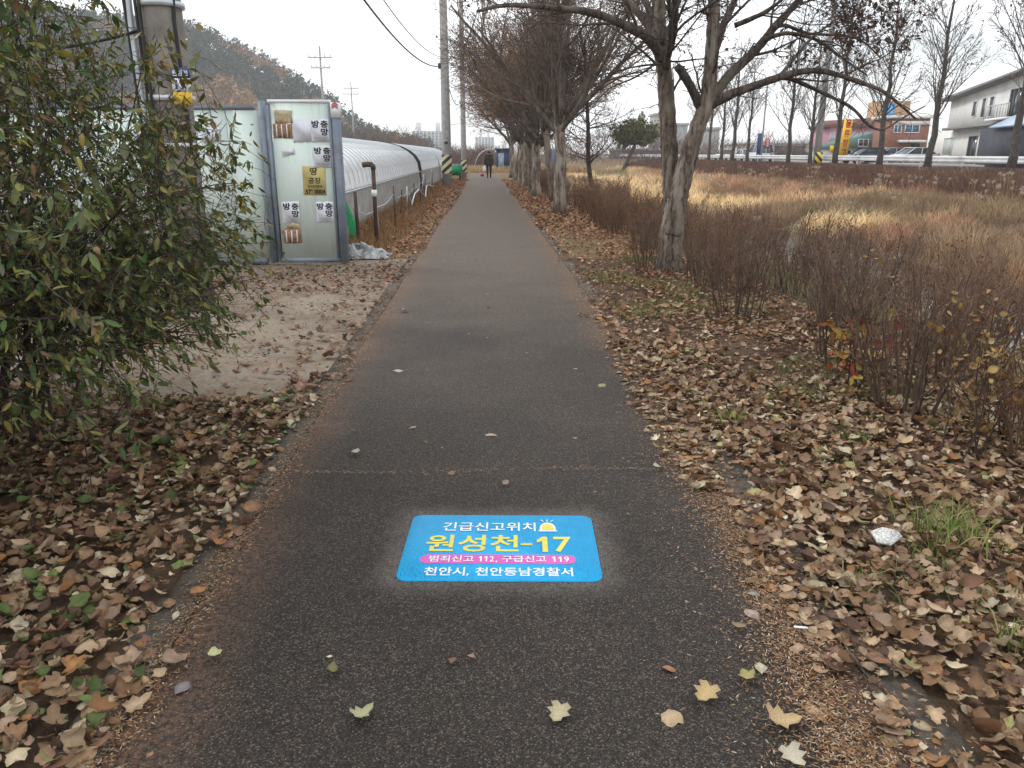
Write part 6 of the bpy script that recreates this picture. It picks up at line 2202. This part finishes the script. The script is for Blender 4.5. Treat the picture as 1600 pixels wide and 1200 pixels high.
def build_far_things():
    p = sight(972, 262, 95)
    leaf_tree('green_willow', 'leaning green-leaved tree standing alone beyond the reeds', (p[0], 95, float(ground_z(p[0], 95))), 3.2, .28, 2.9, 3.4, [(.11, .12, .035), (.15, .14, .045), (.08, .095, .03)], 5200, .34, 1.4, 3)
    # dark blue tunnel shed and container at the end of the path
    blue = plain('navy_sheet', (.018, .03, .075), .6, .3, 1.5)
    x0, x1 = sight(776, 240, 74)[0], sight(801, 240, 74)[0]
    r = thing('navy_shed', 'dark navy shed with pale door closing the far end of the path', 'shed', ((x0 + x1) / 2, 74, 0)); o = ((x0 + x1) / 2, 74, 0)
    MB().box(((x0 + x1) / 2, 76, .95), (x1 - x0, 4, 1.9)).build('wall', blue, r, o)
    MB().box(((x0 + x1) / 2, 76, 1.96), (x1 - x0 + .3, 4.3, .12)).build('roof', blue, r, o)
    MB().box((sight(783, 240, 74)[0], 73.97, .85), (.5, .06, 1.5)).build('door', plain('pale_blue_door', (.25, .32, .42), .5, .1), r, o)
    r = thing('arched_frame', 'bare arched tunnel frame left of the navy shed', 'tunnel frame', (sight(766, 240, 80)[0], 80, 0))
    for k in range(4):
        pts = [(1.6 * math.cos(a), k * 1.2, 2.0 * math.sin(a)) for a in np.linspace(0, math.pi, 13)]
        MB().tube(pts, .04, 5).build('hoop', M['galv'], r)
    for a in (.6, 1.57, 2.5):
        MB().tube([(1.6 * math.cos(a), 0, 2.0 * math.sin(a)), (1.6 * math.cos(a), 3.6, 2.0 * math.sin(a))], .03, 5).build('purlin', M['galv'], r)
    x0, x1 = sight(853, 240, 90)[0], sight(882, 240, 90)[0]
    r = thing('blue_container', 'blue container seen between the trunks of the row', 'container', ((x0 + x1) / 2, 90, 0)); o = ((x0 + x1) / 2, 90, 0)
    bl2 = plain('container_blue', (.10, .16, .28), .6, .25, 1)
    MB().box(((x0 + x1) / 2, 91, 1.0), (x1 - x0, 2.3, 2.0)).build('body', bl2, r, o)
    for k in range(9):
        MB().box((x0 + (x1 - x0) * (k + .5) / 9, 89.82, 1.0), (.08, .05, 1.8)).build('rib', bl2, r, o)
    # crossarm poles on the hill side
    for px, top, base, Y, arms, lab in ((499, 72, 168, 120, ((90, 17), (106, 14)), 'tall steel pole with two crossarms above the panel door'), (548, 128, 200, 190, ((138, 11), (147, 12)), 'farther pole with crossarms against the hill foot')):
        q = sight(px, top, Y); s_ = Y / 1200.0
        r = thing('power_pole', lab, 'power pole', (q[0], Y, 0))
        MB().tube([(0, 0, 0), (0, 0, q[2])], [.26, .12], 8).build('shaft', M['concrete'], r)
        for py, hw in arms:
            z = sight(px, py, Y)[2]
            MB().box((0, -.2, z), (2 * hw * s_, .16, .18)).build('crossarm', M['galv'], r)
            for sx_ in (-.9, -.4, .4, .9):
                MB().tube([(sx_ * hw * s_, -.2, z + .08), (sx_ * hw * s_, -.2, z + .5)], .08, 6).build('insulator', M['white'], r)
    # vertical signs on the road
    Y = 72
    G = .62
    xa, xb = sight(1310.5, 240, Y)[0], sight(1322.5, 240, Y)[0]; z0, z1 = sight(757, 246, Y)[2], sight(757, 185, Y)[2]
    r = thing('yellow_sign', 'tall yellow vertical sign with red lettering beside the road', 'sign', ((xa + xb) / 2, Y, G)); o = ((xa + xb) / 2, Y, G)
    MB().box(((xa + xb) / 2, Y, (z0 + z1) / 2), (xb - xa, .2, z1 - z0)).build('board', M['yellow'], r, o)
    MB().tube([((xa + xb) / 2, Y + .05, G), ((xa + xb) / 2, Y + .05, z0)], .06, 8).build('post', M['galv'], r, o)
    hch = (z1 - z0) / 4; w = xb - xa
    for k, chx in enumerate('물류창고'):
        zc = z1 - hch * (k + .5)
        a = MB(); fit_text(a, chx, xa + w * .14, xb - w * .14, zc - hch * .40, zc + hch * .40, (0, Y - .105, 0), (1, 0, 0), (0, 0, 1), .03); a.build('lettering', M['red'], r, o)
    r.rotation_euler = (0, R(3), 0)
    Y = 82
    xa, xb = sight(1182, 240, Y)[0], sight(1190, 240, Y)[0]; z0, z1 = sight(757, 252, Y)[2], sight(757, 208, Y)[2]
    r = thing('blue_banner', 'tall navy blue banner sign behind the guard rail', 'sign', ((xa + xb) / 2, Y, G)); o = ((xa + xb) / 2, Y, G)
    MB().box(((xa + xb) / 2, Y, (z0 + z1) / 2), (xb - xa, .18, z1 - z0)).build('board', plain('banner_navy', (.03, .05, .16), .6, .2), r, o)
    MB().tube([((xa + xb) / 2, Y + .2, G), ((xa + xb) / 2, Y + .2, z1)], .06, 8).build('post', M['galv'], r, o)
    Y = 90
    xa, xb = sight(1194, 240, Y)[0], sight(1201, 240, Y)[0]; z0, z1 = sight(757, 231, Y)[2], sight(757, 216, Y)[2]
    r = thing('red_sign', 'small red and white vertical sign right of the blue banner', 'sign', ((xa + xb) / 2, Y, G)); o = ((xa + xb) / 2, Y, G)
    MB().box(((xa + xb) / 2, Y, (z0 + z1) / 2), (xb - xa, .15, z1 - z0)).build('board', M['red'], r, o)
    MB().tube([((xa + xb) / 2, Y + .15, G), ((xa + xb) / 2, Y + .15, z1)], .05, 8).build('post', M['galv'], r, o)
    a = MB()
    for k in range(4): a.box(((xa + xb) / 2, Y - .085, z0 + (z1 - z0) * (.2 + .2 * k)), (.26, .01, .10))
    a.build('lettering', M['white'], r, o)['kind'] = 'stuff'
    Y = 78
    xa = sight(1299.5, 240, Y)[0]; z0, z1 = sight(757, 240, Y)[2], sight(757, 229, Y)[2]
    r = thing('yellow_plate', 'small yellow plate sign left of the yellow vertical sign', 'sign', (xa, Y, G)); o = (xa, Y, G)
    MB().box((xa, Y, (z0 + z1) / 2 + .1), (.45, .05, z1 - z0)).build('plate', M['yellow'], r, o)
    MB().tube([(xa, Y + .06, G), (xa, Y + .06, z1)], .04, 8).build('post', M['galv'], r, o)


build_far_things()


# ------------------------------------------------------------------ cars
def build_cars():
    def car(label, loc, rz, paint, van=False):
        r = thing('parked_car', label, 'car', loc, rz, 'vehicles on the road')
        L, W = (4.9, 1.85) if van else (4.4, 1.75)
        Hb, Ht = (1.05, 1.95) if van else (.85, 1.42)
        sec = [(-L / 2, .42, .62), (-L / 2 + .12, .32, Hb * .95), (-L / 2 + .9, .28, Hb), (L / 2 - 1.2, .28, Hb), (L / 2 - .12, .32, Hb * .78), (L / 2, .42, .55)]
        V = []
        for x, z0, z1 in sec:
            V += [(x, -W / 2, z0), (x, W / 2, z0), (x, W / 2 * .98, z1), (x, -W / 2 * .98, z1)]
        F = [(4 * i + j, 4 * i + (j + 1) % 4, 4 * (i + 1) + (j + 1) % 4, 4 * (i + 1) + j) for i in range(5) for j in range(4)] + [(3, 2, 1, 0), (20, 21, 22, 23)]
        MB().add(V, F).build('body', paint, r)
        a0, a1, b0, b1 = (-L / 2 + .1, L / 2 - 1.1, -L / 2 + .25, L / 2 - 1.9) if van else (-L / 2 + .35, L / 2 - 1.15, -L / 2 + .95, L / 2 - 2.0)
        w1 = W / 2 * .95; w2 = W / 2 * .80
        Vc = [(a0, -w1, Hb), (a1, -w1, Hb), (a1, w1, Hb), (a0, w1, Hb), (b0, -w2, Ht - .06), (b1, -w2, Ht - .06), (b1, w2, Ht - .06), (b0, w2, Ht - .06)]
        MB().add(Vc, np.array([[0, 1, 5, 4], [1, 2, 6, 5], [2, 3, 7, 6], [3, 0, 4, 7]])).build('window_glass', M['glass'], r)
        MB().box(((b0 + b1) / 2, 0, Ht - .03), (b1 - b0 + .08, 2 * w2 + .06, .07)).build('roof', paint, r)
        for s in (-1, 1):
            for x, bx_ in ((a0, b0), (a1, b1), ((a0 + a1) / 2, (b0 + b1) / 2)):
                MB().tube([(x, s * w1, Hb), (bx_, s * w2, Ht - .05)], .045, 5).build('pillar', paint, r)
            MB().box((L / 2 - .04, s * W * .36, .66), (.12, .35, .14)).build('headlight', M['white'], r)
            MB().box((-L / 2 + .03, s * W * .40, .8), (.08, .22, .22)).build('taillight', M['red'], r)
            for x in (-L / 2 + .85, L / 2 - .85):
                wl = MB().tube([(x, s * (W / 2 - .2), .31), (x, s * (W / 2 + .01), .31)], .31, 16).build('wheel', M['black'], r)
                MB().tube([(x, s * (W / 2 - .05), .31), (x, s * (W / 2 + .025), .31)], .19, 12).build('rim', M['galv'], wl)
    wht = plain('car_white', (.75, .76, .77), .25, .03); slv = plain('car_silver', (.45, .47, .5), .25, .05, metal=.4); drk = plain('car_dark', (.05, .06, .08), .25, .1)
    z = .64
    for px, Y, lab, m, van in ((1150, 92, 'white car with dark windows left of the blue banner', wht, False), (1172, 98, 'silver van just left of the blue banner', slv, True), (1124, 108, 'white car seen between two street trunks', wht, False)):
        car(lab, (33.5 if px != 1124 else 33, 33.3 * 1200 / (px - 757), z), R(90), m, van)
    for px, Y, lab, m, van in ((1424, 70, 'white car parked in front of the brick building', wht, False), (1352, 73, 'dark car parked below the red cloth screen', drk, False), (1385, 74, 'silver car parked before the red cloth screen', slv, False)):
        car(lab, (sight(px, 240, Y)[0], Y, .66), R(180 + 8), m, van)


build_cars()


# ------------------------------------------------------------------ walker
def build_person():
    P = np.array([0.36, 51.5, 0.012])
    root = thing('person', 'person in dark jacket and trousers walking away at the path end', 'person', P)
    me = bpy.data.meshes.new('body')
    # joints: pelvis, spine, chest, neck, head ; arms ; legs (walking away, +y)
    J = {'pel': (0, 0, .92), 'spi': (0, .01, 1.10), 'che': (0, .02, 1.34), 'nec': (0, .03, 1.49), 'hea': (0, .05, 1.58), 'top': (0, .05, 1.68),
         'shl': (-.19, .02, 1.40), 'ell': (-.25, -.04, 1.13), 'wrl': (-.25, .06, .90), 'hal': (-.245, .09, .81),
         'shr': (.19, .02, 1.40), 'elr': (.25, -.02, 1.13), 'wrr': (.25, -.02, .89), 'har': (.245, .0, .80),
         'hil': (-.10, 0, .88), 'knl': (-.10, .06, .49), 'anl': (-.10, -.04, .09), 'tol': (-.11, .12, .04),
         'hir': (.10, 0, .88), 'knr': (.10, .10, .48), 'anr': (.10, .14, .09), 'tor': (.11, .30, .04)}
    names = list(J)
    edges = [('pel', 'spi'), ('spi', 'che'), ('che', 'nec'), ('nec', 'hea'), ('hea', 'top'), ('che', 'shl'), ('shl', 'ell'), ('ell', 'wrl'), ('wrl', 'hal'), ('che', 'shr'), ('shr', 'elr'), ('elr', 'wrr'), ('wrr', 'har'),
             ('pel', 'hil'), ('hil', 'knl'), ('knl', 'anl'), ('anl', 'tol'), ('pel', 'hir'), ('hir', 'knr'), ('knr', 'anr'), ('anr', 'tor')]
    rad = {'pel': (.17, .13), 'spi': (.17, .13), 'che': (.19, .14), 'nec': (.065, .065), 'hea': (.085, .10), 'top': (.06, .07), 'shl': (.085, .085), 'ell': (.065, .065), 'wrl': (.05, .05), 'hal': (.045, .04),
           'hil': (.10, .10), 'knl': (.075, .075), 'anl': (.055, .055), 'tol': (.045, .04)}
    for k in list(rad):
        if k.endswith('l') and k not in ('pel',): rad[k[:-1] + 'r'] = rad[k]
    me.from_pydata([J[k] for k in names], [(names.index(a), names.index(b)) for a, b in edges], [])
    o = bpy.data.objects.new('body', me); COL.objects.link(o)
    sk = o.modifiers.new('skin', 'SKIN'); sk.use_smooth_shade = True
    sub = o.modifiers.new('sub', 'SUBSURF'); sub.levels = 2; sub.render_levels = 2
    if not me.skin_vertices: 
        bpy.context.view_layer.update()
    sv = me.skin_vertices[0].data if me.skin_vertices else None
    if sv:
        for i, k in enumerate(names):
            sv[i].radius = rad.get(k, (.06, .06))
            sv[i].use_root = (k == 'pel')
    dg = bpy.context.evaluated_depsgraph_get()
    nm = bpy.data.meshes.new_from_object(o.evaluated_get(dg))
    bpy.data.objects.remove(o)
    m, t, b = newmat('walker_clothes')
    tcn = t.nodes.new('ShaderNodeTexCoord'); sx = t.nodes.new('ShaderNodeSeparateXYZ'); t.links.new(tcn.outputs['Object'], sx.inputs[0])
    c = mixc(t, math_(t, 'GREATER_THAN', sx.outputs['Z'], .84), (.012, .012, .016), (.022, .016, .018))
    c = mixc(t, math_(t, 'GREATER_THAN', sx.outputs['Z'], 1.50), c, (.32, .19, .13))
    t.links.new(c, b.inputs['Base Color']); b.inputs['Roughness'].default_value = .8
    nm.materials.clear(); nm.materials.append(m)
    link('body', nm, root)
    # hair cap and jacket hem
    V = []; F = []
    n1, n2 = 10, 12
    for i in range(n1 + 1):
        th = math.pi * .62 * i / n1
        for j in range(n2):
            ph = 2 * math.pi * j / n2
            back = 1.0 if math.sin(ph) < .3 else .8
            V.append((.105 * math.sin(th) * math.cos(ph), .04 + .115 * math.sin(th) * math.sin(ph), 1.60 + .12 * math.cos(th) * (1 if th < 1.57 else back)))
    F = [(i * n2 + j, (i + 1) * n2 + j, (i + 1) * n2 + (j + 1) % n2, i * n2 + (j + 1) % n2) for i in range(n1) for j in range(n2)]
    MB().add(V, F).build('hair', plain('dark_hair', (.012, .010, .010), .6, .2), root, smooth=True)
    pts = [(0, .01, .80), (0, .01, .95), (0, .015, 1.15), (0, .02, 1.36), (0, .025, 1.46)]
    jm = MB().tube(pts, [.21, .20, .19, .21, .10], 14)
    jm.v[-1][:, 1] = (jm.v[-1][:, 1] - .01) * .75 + .01
    jm.build('jacket', plain('dark_jacket', (.022, .016, .02), .8, .2), root, smooth=True)
    # carrier bag and small red thing
    bg = MB(); V = []
    for k, (z, w) in enumerate(((.42, .10), (.48, .14), (.62, .15), (.74, .10), (.82, .02))):
        for a in np.linspace(0, 2 * math.pi, 10, endpoint=False):
            V.append((P[0] - .27 + w * math.cos(a), P[1] + .09 + .5 * w * math.sin(a), z))
    F = [(k * 10 + j, k * 10 + (j + 1) % 10, (k + 1) * 10 + (j + 1) % 10, (k + 1) * 10 + j) for k in range(4) for j in range(10)] + [tuple(range(10))[::-1]]
    tag(bg.add(V, F).build('carrier_bag', plain('white_plastic', (.7, .7, .72), .4, .1), smooth=True), "white carrier bag in the walker's left hand", 'bag')
    V = []
    q = sight(753.5, 274, 56)
    for k, (z, w) in enumerate(((.0, .10), (.08, .14), (.17, .11), (.22, .04))):
        for a in np.linspace(0, 2 * math.pi, 10, endpoint=False):
            V.append((q[0] + w * math.cos(a), 56 + w * math.sin(a), z))
    F = [(k * 10 + j, k * 10 + (j + 1) % 10, (k + 1) * 10 + (j + 1) % 10, (k + 1) * 10 + j) for k in range(3) for j in range(10)] + [tuple(range(10))[::-1], tuple(range(30, 40))]
    tag(MB().add(V, F).build('red_bundle', plain('dull_red', (.3, .03, .03), .7, .2), smooth=True), 'small red bundle on the ground left of the walker', 'bundle')


build_person()


# ------------------------------------------------------------------ broken tile, cigarette end
def build_small():
    p = spot(1382, 862)
    m, t, b = newmat('patterned_tile'); tcn = t.nodes.new('ShaderNodeTexCoord')
    v = N(t, 'ShaderNodeTexVoronoi', Scale=80.0, feature='DISTANCE_TO_EDGE'); t.links.new(tcn.outputs['Object'], v.inputs['Vector'])
    t.links.new(ramp(t, v.outputs['Distance'], [(.04, (.30, .30, .29)), (.12, (.66, .66, .63))]), b.inputs['Base Color'])
    b.inputs['Roughness'].default_value = .4
    out = [(-.062, -.012), (-.02, -.045), (.055, -.022), (.062, .012), (.02, .05), (-.04, .046)]
    n = len(out)
    V = [(x, y, .012) for x, y in out] + [(x, y, 0) for x, y in out]
    F = [tuple(range(n))] + [(i, n + i, n + (i + 1) % n, (i + 1) % n) for i in range(n)] + [tuple(range(2 * n - 1, n - 1, -1))]
    o = MB().add(V, F).build('broken_tile', m)
    o.location = (p[0], p[1], .062); o.rotation_euler = (.22, -.08, .3)
    tag(o, 'broken white patterned tile lying on leaves beside the grass tuft', 'tile')
    p = spot(1250, 990)
    o = MB().tube([(-.022, 0, 0), (.022, 0, 0)], .004, 8).build('cigarette_end', M['white'])
    o.location = (p[0], p[1], .024); o.rotation_euler = (0, 0, -.2)
    tag(o, 'white cigarette end on the chaff at the right path edge', 'litter')
    p0, p1 = spot(1325, 1045), spot(1352, 1082)
    tag(MB().tube([(p0[0], p0[1], .05), ((p0[0] + p1[0]) / 2 + .01, (p0[1] + p1[1]) / 2, .045), (p1[0], p1[1], .05)], [.005, .0045, .003], 5).build('fallen_twig', M['bark_dark']), 'dark fallen twig among leaves at lower right', 'twig')


build_small()


# ------------------------------------------------------------------ autumn haze
def build_haze():
    m = bpy.data.materials.new('autumn_haze'); m.use_nodes = True
    t = m.node_tree
    for n in list(t.nodes): t.nodes.remove(n)
    out = t.nodes.new('ShaderNodeOutputMaterial')
    v = t.nodes.new('ShaderNodeVolumePrincipled')
    v.inputs['Color'].default_value = (.92, .96, 1.0, 1)
    v.inputs['Density'].default_value = 0.00055
    v.inputs['Anisotropy'].default_value = 0.2
    t.links.new(v.outputs['Volume'], out.inputs['Volume'])
    o = MB().box((0, 800, 41), (2900, 2100, 90)).build('haze', m)
    o['kind'] = 'stuff'
    o['label'] = 'thin pale autumn haze over the whole valley'
    o['category'] = 'haze'


build_haze()
